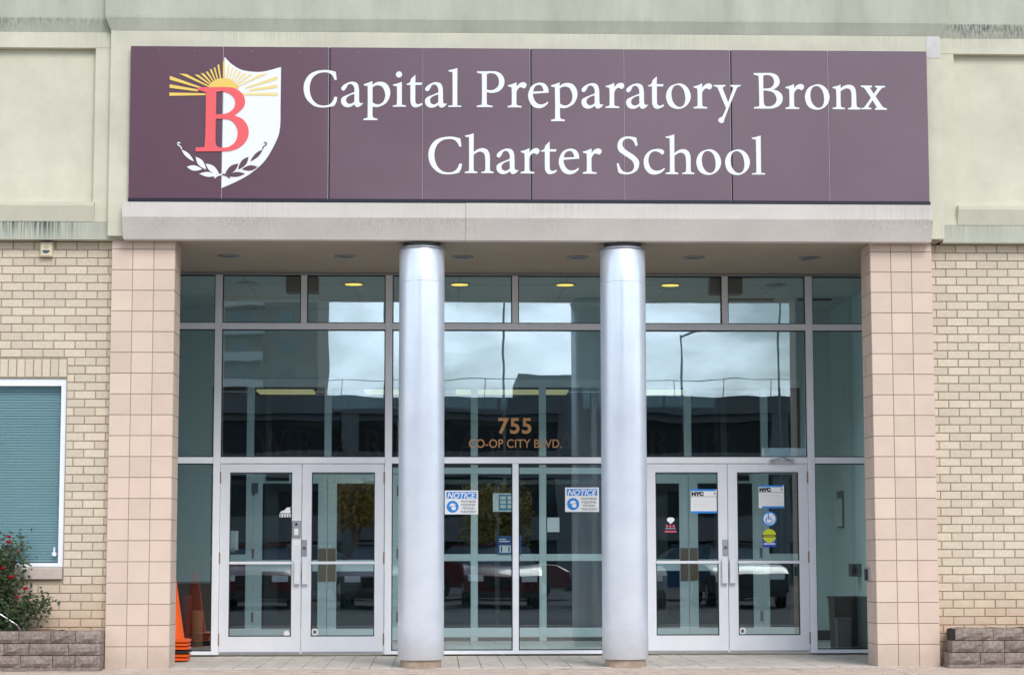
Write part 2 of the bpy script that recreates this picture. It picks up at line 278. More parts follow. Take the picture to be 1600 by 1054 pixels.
# ------------------------------------------------------------------ sign lettering outlines (mm; x, z, corner flag)
GLYPH={"C":[[311,342,1,322,264,1,302,259,1,279,303,0,249,328,0,205,336,0,142,325,0,92,288,0,66,236,0,58,174,0,67,112,0,94,56,0,140,17,0,195,6,0,246,15,0,281,47,0,302,95,1,327,91,1,319,42,0,297,3,1,246,-8,0,185,-14,0,114,-3,0,53,40,0,14,97,0,-1,169,0,9,241,0,51,309,0,112,345,0,193,359,0,254,356,0]],
"a":[[217,34,1,195,7,0,164,-8,0,142,0,0,132,19,1,100,-1,0,68,-9,0,31,-1,0,7,24,0,0,55,0,9,84,0,39,104,0,84,123,0,130,143,1,130,178,0,114,211,0,89,222,0,66,211,0,48,177,0,29,154,1,7,162,0,3,184,0,28,213,0,73,238,0,114,245,0,155,231,0,172,193,0,176,149,0,177,61,0,183,38,0,198,31,1],[130,124,1,89,110,0,59,89,0,49,61,0,60,35,0,85,24,0,110,31,0,130,47,1]],
"p":[[3,221,1,33,231,0,69,244,0,87,250,1,87,213,1,119,237,0,160,246,0,206,238,0,241,207,0,261,150,0,252,88,0,222,36,0,171,5,0,126,-7,0,89,-1,1,90,-89,0,100,-111,0,137,-121,1,137,-135,1,1,-136,1,1,-122,1,32,-112,0,41,-89,0,40,185,0,30,202,0,4,208,1],[88,190,1,115,206,0,150,209,0,186,191,0,209,139,0,210,88,0,191,46,0,156,23,0,121,23,0,89,40,1]],
"i":[[1,219,1,30,226,0,60,235,0,88,247,1,89,35,0,98,18,0,129,12,1,129,-1,1,0,-2,1,0,11,1,31,17,0,40,35,0,40,185,0,31,202,0,3,207,1],[60,351,0,81,342,0,90,320,0,81,298,0,60,289,0,38,298,0,29,319,0,38,341,0]],
"t":[[86,318,1,86,240,1,152,240,1,147,217,1,86,216,1,86,66,0,95,33,0,120,25,0,150,39,1,155,21,1,123,2,0,89,-7,0,59,3,0,42,33,0,38,66,0,38,216,1,-1,216,1,-1,225,1,28,239,0,41,263,0,45,278,0]],
"l":[[2,365,1,42,373,0,90,387,1,90,36,0,100,18,0,129,12,1,129,0,1,0,-1,1,0,11,1,34,18,0,43,35,0,42,328,0,34,346,0,5,353,1]],
"P":[[2,356,1,134,358,1,193,355,0,244,327,0,272,270,0,263,210,0,227,165,0,178,145,0,134,142,0,99,151,1,99,45,0,109,23,0,156,14,1,156,0,1,0,0,1,0,13,1,41,23,0,51,45,0,51,309,0,41,332,0,3,342,1],[99,329,1,134,338,0,178,331,0,208,300,0,219,255,0,209,210,0,178,180,0,139,169,0,99,174,1]],
"r":[[2,219,1,34,227,0,63,238,0,88,250,1,88,206,1,115,236,0,147,250,0,174,245,0,187,225,0,179,202,0,161,187,1,137,199,0,117,197,0,99,179,0,87,154,1,87,40,0,97,21,0,136,13,1,136,-1,1,0,-1,1,0,12,1,31,21,0,40,40,0,40,179,0,32,200,0,4,208,1]],
"e":[[194,61,1,194,38,1,155,6,0,106,-8,0,52,7,0,15,54,0,0,114,0,13,174,0,48,224,0,111,247,0,165,235,0,195,195,0,202,148,1,46,135,1,52,99,0,67,65,0,93,39,0,126,30,0,165,40,0],[49,158,1,60,196,0,82,217,0,107,224,0,131,215,0,147,187,0,151,163,1]],
"o":[[124,248,0,179,236,0,222,195,0,244,131,0,232,67,0,192,19,0,133,-6,0,70,2,0,23,38,0,1,105,0,9,165,0,45,219,0],[117,230,0,149,218,0,177,179,0,190,115,0,185,59,0,165,24,0,133,13,0,98,28,0,67,70,0,54,130,0,60,182,0,82,220,0]],
"y":[[3,235,1,119,236,1,119,222,1,96,215,0,92,198,1,144,62,1,193,195,1,192,214,0,168,222,1,169,236,1,269,237,1,269,226,1,243,215,0,226,191,0,154,19,0,108,-98,0,97,-135,0,76,-145,0,50,-134,0,44,-112,0,58,-94,0,80,-82,0,96,-58,0,122,4,1,47,190,0,30,214,0,3,223,1]],
"B":[[5,356,1,127,359,1,190,356,0,240,331,0,262,281,0,253,239,0,225,209,0,195,194,1,243,179,0,279,147,0,289,106,0,277,60,0,240,23,0,185,4,0,131,1,1,2,2,1,4,15,1,46,24,0,56,44,0,54,302,0,46,329,0,5,342,1],[99,330,1,131,338,0,172,331,0,199,303,0,206,266,0,193,230,0,161,207,0,99,201,1],[99,182,1,142,180,0,192,165,0,219,133,0,229,96,0,215,55,0,181,30,0,136,24,0,110,35,0,101,63,1]],
"n":[[4,222,1,32,229,0,60,236,0,83,248,1,83,207,1,112,231,0,156,245,0,201,238,0,228,206,0,236,151,0,238,45,0,248,22,0,276,13,1,275,-2,1,152,-2,1,152,11,1,179,19,0,188,40,0,189,150,0,180,192,0,155,208,0,123,204,0,82,180,1,82,44,0,93,20,0,122,14,1,122,0,1,0,1,1,0,14,1,31,22,0,39,44,0,38,182,0,31,203,0,5,211,1]],
"x":[[4,239,1,116,238,1,116,224,1,99,218,0,96,213,1,131,156,1,167,209,1,163,218,0,144,223,1,144,237,1,245,236,1,244,222,1,211,212,0,148,132,1,210,36,1,229,19,0,259,11,1,259,-3,1,140,-3,1,140,10,1,156,17,0,158,23,1,118,91,1,77,34,1,80,19,0,105,14,1,105,1,1,3,1,1,3,14,1,36,24,0,102,117,1,47,201,1,30,218,0,4,225,1]],
"h":[[1,372,1,39,379,0,87,394,1,87,207,1,124,235,0,175,248,0,218,233,0,240,196,0,246,150,0,246,41,0,255,21,0,281,13,1,281,0,1,161,0,1,161,12,1,191,20,0,200,47,0,199,150,0,187,194,0,158,212,0,124,207,0,87,182,1,87,41,0,96,21,0,123,13,1,123,-1,1,0,-1,1,0,11,1,32,21,0,41,40,0,41,333,0,31,354,0,3,361,1]],
"S":[[195,360,1,208,282,1,185,276,1,173,313,0,147,341,0,112,350,0,76,338,0,58,302,0,70,260,0,111,224,0,172,183,0,212,142,0,222,101,0,206,44,0,160,8,0,99,-6,0,48,0,0,15,15,1,1,103,1,21,103,1,38,54,0,68,23,0,109,15,0,150,29,0,171,70,0,161,116,0,125,152,0,70,188,0,24,224,0,9,270,0,19,322,0,55,358,0,101,371,0,153,368,0]],
"c":[[201,61,1,211,51,1,172,13,0,110,-6,0,54,7,0,14,54,0,1,116,0,15,178,0,61,229,0,123,248,0,174,246,0,202,228,0,200,202,1,183,191,1,153,214,0,117,225,0,81,214,0,56,178,0,48,131,0,60,80,0,90,42,0,136,32,0,177,44,0]]}
LINES=[(5.413,[('C', -1.311), ('a', -0.947), ('p', -0.728), ('i', -0.442), ('t', -0.308), ('a', -0.128), ('l', 0.099), ('P', 0.378), ('r', 0.681), ('e', 0.882), ('p', 1.105), ('a', 1.405), ('r', 1.641), ('a', 1.844), ('t', 2.062), ('o', 2.237), ('r', 2.507), ('y', 2.706), ('B', 3.1), ('r', 3.415), ('o', 3.609), ('n', 3.881), ('x', 4.161)]),
(4.759,[('C', -0.092), ('h', 0.262), ('a', 0.571), ('r', 0.806), ('t', 1.006), ('e', 1.18), ('r', 1.414), ('S', 1.747), ('c', 2.011), ('h', 2.228), ('o', 2.529), ('o', 2.812), ('l', 3.076)])]
EMBLEM={"shield":[[-2086,5897,1,-2013,5824,0,-1918,5769,0,-1795,5749,0,-1686,5756,0,-1534,5799,1,-1535,5404,0,-1538,5203,0,-1571,5072,0,-1677,4878,0,-1811,4751,0,-1945,4670,0,-2100,4599,1,-2094,4986,1,-2091,5539,1]],"B":[[-2344,5591,1,-2099,5595,1,-1997,5588,0,-1915,5540,0,-1880,5464,0,-1897,5394,0,-1980,5315,1,-1898,5277,0,-1846,5194,0,-1849,5098,0,-1909,5015,0,-2003,4970,0,-2098,4960,1,-2352,4957,1,-2352,4998,1,-2294,5001,0,-2264,5047,0,-2260,5503,0,-2274,5544,0,-2344,5565,1],[-2159,5547,1,-2098,5552,0,-2023,5525,0,-1979,5470,0,-1985,5394,0,-2035,5345,0,-2095,5327,1,-2160,5326,1],[-2161,5282,1,-2095,5281,1,-2020,5269,0,-1965,5214,0,-1947,5138,0,-1970,5056,0,-2031,5007,0,-2098,4997,0,-2146,5010,0,-2162,5054,1]],"sun":[[-2238,5592,1,-2225,5621,0,-2188,5656,0,-2140,5677,0,-2086,5683,0,-2025,5672,0,-1977,5639,0,-1950,5609,0,-1940,5578,1,-2010,5592,0,-2099,5597,1]]}
RAYS_L=[[-2616,5538,1,-2615,5505,1,-2264,5514,1,-2265,5533,1],[-2614,5620,1,-2614,5585,1,-2338,5550,1,-2338,5570,1],[-2615,5704,1,-2612,5666,1,-2302,5576,1,-2295,5590,1],[-2524,5726,1,-2452,5723,1,-2230,5607,1,-2238,5597,1],[-2374,5717,1,-2336,5717,1,-2219,5627,1,-2227,5617,1],[-2315,5730,1,-2286,5732,1,-2207,5643,1,-2216,5635,1],[-2266,5744,1,-2246,5750,1,-2188,5659,1,-2197,5652,1],[-2227,5767,1,-2208,5774,1,-2166,5668,1,-2177,5664,1],[-2189,5786,1,-2175,5793,1,-2143,5677,1,-2154,5673,1],[-2153,5813,1,-2136,5823,1,-2116,5681,1,-2128,5678,1],[-2099,5855,1,-2082,5855,1,-2079,5686,1,-2097,5686,1]]
RAYS_R=[[-1562,5545,1,-1562,5511,1,-1913,5516,1,-1913,5536,1],[-1565,5627,1,-1565,5592,1,-1840,5553,1,-1841,5574,1],[-1566,5711,1,-1569,5672,1,-1877,5579,1,-1884,5593,1],[-1659,5732,1,-1731,5728,1,-1950,5609,1,-1941,5599,1],[-1808,5721,1,-1846,5721,1,-1962,5628,1,-1954,5619,1],[-1868,5733,1,-1897,5734,1,-1974,5645,1,-1965,5637,1],[-1917,5746,1,-1938,5752,1,-1994,5660,1,-1984,5653,1],[-1957,5768,1,-1976,5775,1,-2015,5669,1,-2005,5665,1],[-1995,5788,1,-2010,5794,1,-2039,5678,1,-2028,5674,1],[-2032,5814,1,-2050,5823,1,-2066,5682,1,-2054,5679,1]]
LAUREL_L=[[-2490,4977,1,-2469,4937,0,-2441,4905,0,-2399,4875,0,-2367,4861,1,-2384,4892,0,-2415,4933,0,-2449,4958,0],[-2351,4906,1,-2341,4862,0,-2321,4826,0,-2282,4796,0,-2249,4781,1,-2257,4817,0,-2279,4861,0,-2310,4888,0],[-2437,4807,1,-2402,4782,0,-2366,4769,0,-2319,4773,0,-2287,4784,1,-2315,4804,0,-2359,4821,0,-2397,4820,0],[-2253,4839,1,-2234,4795,0,-2206,4762,0,-2159,4740,0,-2122,4733,1,-2137,4768,0,-2169,4809,0,-2206,4830,0],[-2315,4740,1,-2271,4719,0,-2225,4709,0,-2170,4715,0,-2133,4726,1,-2168,4742,0,-2222,4756,0,-2268,4754,0],[-2499,5041,1,-2518,5053,0,-2532,5035,0,-2521,5014,0,-2504,5004,0,-2492,4979,1,-2482,4983,1,-2496,5011,0,-2514,5022,0,-2522,5035,0,-2517,5042,0,-2504,5032,1],[-2164,4693,1,-2132,4717,0,-2093,4726,1,-2097,4742,1,-2139,4732,0,-2173,4706,1]]
LAUREL_R=[[-1703,4981,1,-1743,4962,0,-1776,4936,0,-1807,4895,0,-1823,4863,1,-1791,4879,0,-1750,4908,0,-1723,4941,0],[-1840,4909,1,-1881,4890,0,-1910,4863,0,-1932,4818,0,-1939,4783,1,-1906,4798,0,-1868,4829,0,-1849,4864,0],[-1751,4810,1,-1792,4823,0,-1830,4824,0,-1873,4806,0,-1901,4786,1,-1868,4775,0,-1822,4772,0,-1785,4785,0],[-1937,4841,1,-1983,4831,0,-2020,4810,0,-2051,4768,0,-2065,4733,1,-2028,4740,0,-1982,4763,0,-1954,4796,0],[-1872,4742,1,-1919,4756,0,-1965,4757,0,-2019,4743,0,-2054,4726,1,-2016,4715,0,-1961,4711,0,-1916,4721,0],[-1689,5036,1,-1677,5046,0,-1672,5039,0,-1680,5027,0,-1698,5015,0,-1710,4988,1,-1700,4983,1,-1689,5008,0,-1672,5019,0,-1661,5039,0,-1676,5057,0,-1696,5045,1],[-2013,4707,1,-2048,4732,0,-2090,4742,1,-2094,4726,1,-2055,4717,0,-2022,4693,1]]

# ================================================================== setting
def struct(o): o['kind'] = 'structure'; return o
struct(MB().add([(-600,-900,-0.16),(600,-900,-0.16),(600,300,-0.16),(-600,300,-0.16)], [(0,1,2,3)]).build('ground', m_asph))
walk = struct(box('pavement', m_pave, None, -30, 32, -7.0, 0.45, -0.155, -0.034))
kerb = struct(box('kerb', M('kerb_concrete', (0.42,0.41,0.39), 0.9, var=0.1), None, -30, 32, -7.16, -7.0, -0.155, -0.012))
pv = MB(); rnd = random.Random(3)
for j in range(34):                                   # forecourt pavers in front of the piers
    y1 = -0.02-j*0.102
    for i in range(-26, 36):
        x0 = i*0.204+(0.102 if j % 2 else 0); h = rnd.uniform(-0.003, 0.002)
        pv.box(x0, x0+0.196, y1-0.094, y1, -0.045, -0.022+h)
tag(pv.build('paver', m_paver2, walk), kind='stuff')
pv = MB()
for j in range(12):                                   # larger slabs under the portico
    for i in range(38):
        x0 = -3.24+i*0.2160; h = rnd.uniform(-0.001, 0.001)
        pv.box(x0+0.003, x0+0.212, j*0.2033-0.012+0.003, j*0.2033+0.191-0.002, -0.045, -0.016+h)
tag(pv.build('slab', m_paver, walk), kind='stuff')
struct(box('portico_base', m_grout, None, -3.25, 4.95, 0.455, 2.44, -0.155, -0.034))

# ================================================================== school building
XC = 0.846; G = 2.42
bld = empty('school_building', (0.85, 0.0, 0.0), 'cream stucco school entrance with two silver columns, tiled piers and glass doors', 'building')
# --- stucco above
def ring(z, x0, x1, y0, y1): return [(x0,y0,z),(x1,y0,z),(x1,y1,z),(x0,y1,z)]
MB().loft([ring(4.142,-3.2,4.98,-0.10,2.6), ring(6.17,-3.2,4.98,-0.10,2.6)]).build('upper_wall', m_stucco, bld)
MB().loft([ring(6.172,-3.2,4.98,-0.10,2.6), ring(6.29,-3.255,5.035,-0.142,2.6), ring(9.2,-3.255,5.035,-0.142,2.6)]).build('cornice', m_green, bld)
for s, xa, xb, xf0, xf1 in ((-1, -11.0, -3.36, -3.36, -3.202), (1, 5.13, 12.5, 4.982, 5.13)):
    MB().prism_x([(0.4,4.49),(0.05,4.49),(0.05,6.012),(0.4,6.012)], xa, xb).build('recessed_panel', m_stucco, bld)
    # sill under the recessed panel: bright lip over a face that slopes back
    MB().prism_x([(0.048,4.489),(-0.085,4.475),(-0.085,4.438),(-0.032,4.287),(0.048,4.287)], min(xa, xb), max(xa, xb)+(0.02 if s < 0 else 0)).build('panel_sill', m_stucco, bld)
    MB().box(min(xa, xf0), max(xb, xf1)+(0.13 if s < 0 else 0), -0.028, 0.4, 4.115, 4.286).build('base_band', m_green, bld)
    MB().prism_x([(0.4,6.013),(-0.03,6.013),(-0.03,6.168),(0.4,6.168)], min(xa, xf0), max(xb, xf1)).build('panel_lip', m_stucco, bld)
    MB().prism_x([(0.4,6.17),(-0.03,6.17),(-0.065,6.29),(-0.065,9.2),(0.4,9.2)], min(xa, xf0)-0, max(xb, xf1)).build('side_cornice', m_green, bld)
    MB().box(xf0+0.001, xf1, -0.026, 0.4, 4.288, 6.011).build('pilaster', m_stucco, bld)
box('paint_patch', m_patch, bld, 4.84, 4.978, -0.104, -0.1005, 5.95, 6.168)
# --- lintel band under the sign
lin = MB().prism_x([(-0.102,4.462),(-0.235,4.452),(-0.235,4.306),(-0.145,4.104),(-0.02,4.104),(-0.02,4.1405),(-0.102,4.1405)], -3.045, 0.27)
lin.build('lintel', m_lintel, bld)
MB().prism_x([(-0.102,4.464),(-0.237,4.454),(-0.237,4.307),(-0.147,4.103),(-0.02,4.103),(-0.02,4.1405),(-0.102,4.1405)], 0.273, 4.84).build('lintel', m_lintel, bld)
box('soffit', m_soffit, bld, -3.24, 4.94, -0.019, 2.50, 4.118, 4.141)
for k, x in enumerate((-2.15,-0.95,0.25,1.45,2.65,3.85)):
    d = MB().lathe(x, 1.1, [(0.11,4.1175),(0.115,4.108),(0.098,4.104),(0.085,4.112),(0.05,4.1172)], 28).build('downlight', m_chrome, bld, True)
    MB().lathe(x, 1.1, [(0.001,4.109),(0.082,4.1095),(0.082,4.112),(0.001,4.112)], 24).build('lens', m_steel, d)
# --- tiled piers
PH = 0.2046; PV = 0.2017
def tile_mesh(wd, ht): return MB().cbox(-wd/2, wd/2, -0.010, 0, 0, ht, c=0.0025)
tm = {}
def tmesh(wd, ht, side):
    k = (round(wd,3), round(ht,3), side)
    if k not in tm:
        b = tile_mesh(wd, ht)
        if side: b.v = [((-side)*(-p[1]) if False else side*p[1], p[0], p[2]) for p in b.v]
        o = b.build('tile', m_tile); tm[k] = o.data; COL.objects.unlink(o); bpy.data.objects.remove(o); 
        c = Vector(((min(p[0] for p in b.v)+max(p[0] for p in b.v))/2, (min(p[1] for p in b.v)+max(p[1] for p in b.v))/2, 0)); tm[k]['c'] = c
    return tm[k]
for x0, inner in ((-3.172, 1), (4.260, -1)):
    x1 = x0+0.614
    p = box('tiled_pier', m_grout, bld, x0+0.008, x1-0.008, 0.009, 0.455, -0.03, 4.1165)
    rows = [(-0.02, 0.192)]
    z = 0.192
    while z < 4.11: rows.append((z, min(z+PV, 4.116))); z += PV
    for (za, zb) in rows:
        for i in range(3):
            wd, ht = PH-0.006, zb-za-0.006
            if ht < 0.03: continue
            jit = rnd.uniform(-0.0006, 0.0006)
            me = tmesh(wd, ht, 0); inst(me, 'tile', Vector((x0+PH*(i+0.5), 0.010+jit, za+0.003))+Vector(me['c']), p)
            fx = x1-0.010 if inner > 0 else x0+0.010
            sw = 0.2 if i < 2 else 0.045
            me = tmesh(sw-0.006, ht, -inner); inst(me, 'tile', Vector((fx, 0.012+i*0.2+sw/2, za+0.003))+Vector(me['c']), p)
    sx = x0 if inner > 0 else x1
    box('pier_side', m_tile, p, sx-0.0005 if inner > 0 else sx-0.0079, sx+0.0079 if inner > 0 else sx+0.0005, 0.012, 0.45, 0, 4.11)
# --- round columns
for x in (-0.155, 1.826):
    c = MB().lathe(x, 0.13, [(0.2205,0.058),(0.2225,0.063),(0.2225,3.705),(0.2195,3.709),(0.2195,3.715),(0.2225,3.719),(0.2225,4.045),(0.2195,4.05)], 72).build('column', m_col, bld, True)
    MB().lathe(x, 0.13, [(0.21,4.02),(0.2335,4.046),(0.2335,4.060),(0.22,4.066),(0.185,4.067)], 64).build('collar', m_alu2, c, True)
    MB().lathe(x, 0.13, [(0.184,4.066),(0.184,4.1178)], 64).build('neck', m_steel, c, True)
    MB().lathe(x, 0.13, [(0.197,-0.03),(0.197,0.059)], 40).build('base', M('column_base', (0.40,0.31,0.235), 0.9, var=0.3, vscale=9), c, True)
# --- portico side walls, vestibule and lobby shell
for xa, xb in ((-3.45,-3.25),(4.95,5.15)):
    MB().box(xa, xb, 0.385, 5.95, -0.02, 4.13).build('vestibule_wall', m_wall, bld)
    MB().box(xb if xb < 0 else xa-0.012, xb+0.012 if xb < 0 else xa, 2.50, 5.84, 0.0, 0.12).build('baseboard', m_black, bld)
box('vestibule_ceiling', m_ceil, bld, -3.25, 4.95, 2.502, 5.9, 4.12, 4.14)
vf = box('vestibule_floor', m_grout, bld, -3.25, 4.95, 2.445, 10.2, -0.1, -0.012)
tl = MB()
for j in range(12):
    for i in range(27): tl.box(-3.24+i*0.304, -3.24+i*0.304+0.296, 2.46+j*0.29, 2.46+j*0.29+0.282, -0.02, 0.0)
tag(tl.build('floor_tile', m_floor, vf), kind='stuff')
for y in (3.4, 4.6): box('ceiling_joint', m_steel, bld, -3.24, 4.94, y, y+0.008, 4.1185, 4.1199)
for i in range(-2, 5): box('ceiling_joint', m_steel, bld, 0.85+(i-1)*1.2-0.604, 0.85+(i-1)*1.2-0.596, 2.51, 5.85, 4.1183, 4.1197)
MB().box(-3.25, 4.95, 5.86, 5.96, 3.252, 4.119).box(-3.25, -2.802, 5.86, 5.96, 0, 3.25).box(4.562, 4.95, 5.86, 5.96, 0, 3.25).build('vestibule_rear_wall', m_wall, bld)
MB().box(-3.25, -2.802, 5.848, 5.859, 0, 0.12).box(4.562, 4.95, 5.848, 5.859, 0, 0.12).build('baseboard', m_black, bld)
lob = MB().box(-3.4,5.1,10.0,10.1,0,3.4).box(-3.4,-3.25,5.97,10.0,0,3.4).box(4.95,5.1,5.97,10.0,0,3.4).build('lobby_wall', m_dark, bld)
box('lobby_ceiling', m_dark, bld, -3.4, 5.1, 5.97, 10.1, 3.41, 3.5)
m_lit = M('lit_panel', (1.0, 0.70, 0.32), emit=0.85); m_lamp = M('lit_downlight', (1.0, 0.56, 0.10), emit=2.0)
for x, wd in ((-2.03,0.75),(-0.55,0.85),(1.0,1.5),(3.02,0.75)): box('ceiling_light', m_lit, bld, x-wd/2, x+wd/2, 7.6, 8.2, 3.225, 3.25)
for k, x in enumerate((-2.15,-0.95,0.25,1.45,2.65,3.85)):
    on = 0 < k < 5
    d = MB().lathe(x, 3.3, [(0.115,4.1195),(0.12,4.110),(0.10,4.106),(0.092,4.114)], 28).build('downlight', m_chrome, bld, True)
    MB().lathe(x, 3.3, [(0.001,4.100),(0.098,4.104),(0.098,4.112),(0.001,4.112)], 24).build('lens', m_lamp if on else m_chrome, d)
    if on:
        ld = bpy.data.lights.new('lamp_light', 'SPOT'); ld.energy = 200; ld.color = (1.0, 0.95, 0.86); ld.spot_size = R(130); ld.spot_blend = 0.8; ld.shadow_soft_size = 0.09
        lo_ = bpy.data.objects.new('lamp_light', ld); link(lo_, (x, 3.3, 4.095), d)
box('ceiling_vent', m_black, bld, 3.45, 4.05, 4.6, 4.75, 4.105, 4.1195); box('ceiling_vent', m_black, bld, 4.35, 4.75, 4.6, 4.75, 4.105, 4.1195)

# --- outer storefront
XM = [XC-3.219, XC-1.374, XC+1.374, XC+3.219]            # full-height mullions
XS = [XC-2.298, XC, XC+2.298]                             # mullions in the transom row
XL, XR = -3.248, 4.948
H = 0.038
for x in XM: cbox('mullion', m_alu, bld, x-H, x+H, 2.352, 2.49, 0.002, 4.09)
for x in XS: cbox('mullion', m_alu, bld, x-0.033, x+0.033, 2.356, 2.485, 3.567, 4.088)
cbox('mullion', m_alu, bld, XC-0.033, XC+0.033, 2.356, 2.485, 0.04, 2.040)
cbox('transom', m_alu2, bld, XL, XR, 2.354, 2.488, 4.0915, 4.117)
edges = [XL]+[v for x in XM for v in (x-H-0.0005, x+H+0.0005)]+[XR]
bays = [(edges[i], edges[i+1]) for i in range(0, len(edges), 2)]
for k, (a, b) in enumerate(bays):
    cbox('transom', m_alu, bld, a, b, 2.358, 2.484, 3.497, 3.565)
    cbox('transom', m_alu, bld, a, b, 2.358, 2.484, 2.042, 2.110)
    if k in (0, 2, 4): cbox('sill', m_alu, bld, a, b, 2.350, 2.484, 0.002, 0.040)
panes = []
def pane(a, b, z0, z1, y=G, mat=None, parent=None, t=0.006, name='glass_pane'):
    return MB().box(a, b, y-t/2, y+t/2, z0, z1).build(name, mat or g_out, parent or bld)
def gasket(a, b, z0, z1, y=2.412, parent=None):
    g = 0.010
    MB().box(a,a+g,y-0.02,y-0.006,z0,z1).box(b-g,b,y-0.02,y-0.006,z0,z1).box(a+g,b-g,y-0.02,y-0.006,z1-g,z1).box(a+g,b-g,y-0.02,y-0.006,z0,z0+g).build('gasket', m_black, parent or bld)
mid = None
for k, (a, b) in enumerate(bays):
    cut = [a]+[v for s in XS for v in (s-0.033, s+0.033) if a < s < b]+[b]
    for i in range(0, len(cut), 2): q = pane(cut[i], cut[i+1], 3.566, 4.0905); gasket(cut[i], cut[i+1], 3.566, 4.0905, parent=q)
    q = pane(a, b, 2.111, 3.496); gasket(a, b, 2.111, 3.496, parent=q)
    if k == 2: mid = q
    if k in (0, 4): q = pane(a, b, 0.041, 2.041); gasket(a, b, 0.041, 2.041, parent=q)
    if k == 2:
        for u, v in ((a, XC-0.0335), (XC+0.0335, b)): q = pane(u, v, 0.041, 2.041); gasket(u, v, 0.041, 2.041, parent=q)
# house number lettering on the big middle pane
for i, c in enumerate('755'): text('number', c, 0.232, m_gold, mid, 0.655+i*0.129, 2.414, 2.374, bold=0.006)
xx = 0.338
ADR = 'CO-OP CITY BLVD.'
ad_ = text('address_lettering', ADR, 0.130, m_gold, mid, 0.338, 2.414, 2.216, bold=0.001, space=1.04)
k_ = 1.014/max(v.co.x for v in ad_.data.vertices)
for v in ad_.data.vertices: v.co.x *= k_
# --- doors
def door(x0, x1, hinge, label):
    """one glazed leaf; hinge = -1 when hung on its left edge"""
    z0, z1 = 0.012, 2.036; y0, y1 = 2.372, 2.418
    st = 0.102
    m = MB().box(x0, x0+st, y0, y1, z0, z1).box(x1-st, x1, y0, y1, z0, z1)
    m.box(x0+st+0.0003, x1-st-0.0003, y0+0.001, y1-0.001, z1-0.088, z1-0.0005).box(x0+st+0.0003, x1-st-0.0003, y0+0.001, y1-0.001, z0+0.0005, z0+0.182)
    d = m.build('door', m_door, bld)
    if label: d['label'] = label
    pane(x0+st, x1-st, z0+0.183, z1-0.089, 2.396, parent=d); gasket(x0+st, x1-st, z0+0.183, z1-0.089, 2.396, d)
    cbox('push_bar', m_door, d, x0+st+0.001, x1-st-0.001, 2.345, 2.371, 0.962, 0.992)
    sx = x1-0.072 if hinge < 0 else x0+0.008                       # pull handle beside the meeting stile
    MB().cbox(sx, sx+0.064, 2.318, 2.332, 0.75, 1.018, c=0.004).box(sx+0.02, sx+0.044, 2.332, 2.3715, 0.79, 0.81).box(sx+0.02, sx+0.044, 2.332, 2.3715, 0.96, 0.98).build('pull_handle', m_door, d)
    hx = x0-0.004 if hinge < 0 else x1+0.004
    for hz in (0.165, 1.03, 1.89): MB().lathe(hx, 2.3640, [(0.011, hz-0.062), (0.011, hz+0.062)], 12).build('hinge', m_bronze, d)
    box('sweep', m_alu2, d, x0+0.01, x1-0.01, 2.364, 2.3715, 0.016, 0.034)
    return d
dl1 = door(XM[0]+H+0.004, XC-2.305, -1, None); dl2 = door(XC-2.299, XM[1]-H-0.004, 1, None)
dr1 = door(XM[2]+H+0.004, XC+2.299, -1, None); dr2 = door(XC+2.305, XM[3]-H-0.004, 1, None)
k = cbox('keypad', m_chrome, dl1, -1.557, -1.463, 2.345, 2.371, 1.25, 1.427)
MB().box(-1.535,-1.49,2.341,2.3445,1.275,1.345).build('keypad_buttons', m_white, dl1); MB().disc_y(-1.512,2.340,2.3445,1.39,0.014,16).build('keypad_lens', m_black, dl1)
cbox('paper_tag', m_paper, dl1, -1.545, -1.475, 2.3685, 2.3715, 1.16, 1.215, c=0.001)
for d, xa, xb in ((dl2, -1.452, -1.398), (dr1, 3.088, 3.143)):
    q = cbox('lock_plate', m_chrome, d, xa, xb, 2.355, 2.3715, 1.052, 1.222); MB().disc_y((xa+xb)/2, 2.347, 2.3549, 1.135, 0.019, 20).build('lock_cylinder', m_steel, d)
for d, x, z in ((dl2, -1.307, 0.242), (dr2, 3.296, 0.240)):
    MB().disc_y(x, 2.386, 2.3915, z, 0.036, 24).build('decal', m_white, d); MB().disc_y(x, 2.3845, 2.3859, z, 0.02, 20).build('decal_mark', m_steel, d)
MB().disc_y(-1.607, 2.384, 2.3915, 0.225, 0.032, 20).build('door_stop', m_white, dl1)
# door closer arm over the right hand leaf
a = MB().box(3.60,3.86,2.335,2.3575,2.058,2.082).tube([(3.63,2.325,2.075),(3.74,2.24,2.10),(3.85,2.325,2.07)], 0.010, 8).lathe(3.63,2.325,[(0.018,2.05),(0.018,2.09)],12).lathe(3.85,2.325,[(0.018,2.05),(0.018,2.09)],12)
a.build('closer_arm', m_chrome, dr2)
box('closer_cover', m_door, dr2, 3.50, 4.01, 2.3622, 2.3715, 1.955, 2.034)

cbox('door_operator', m_door, bld, 3.57, 4.04, 2.52, 2.64, 2.106, 2.218)
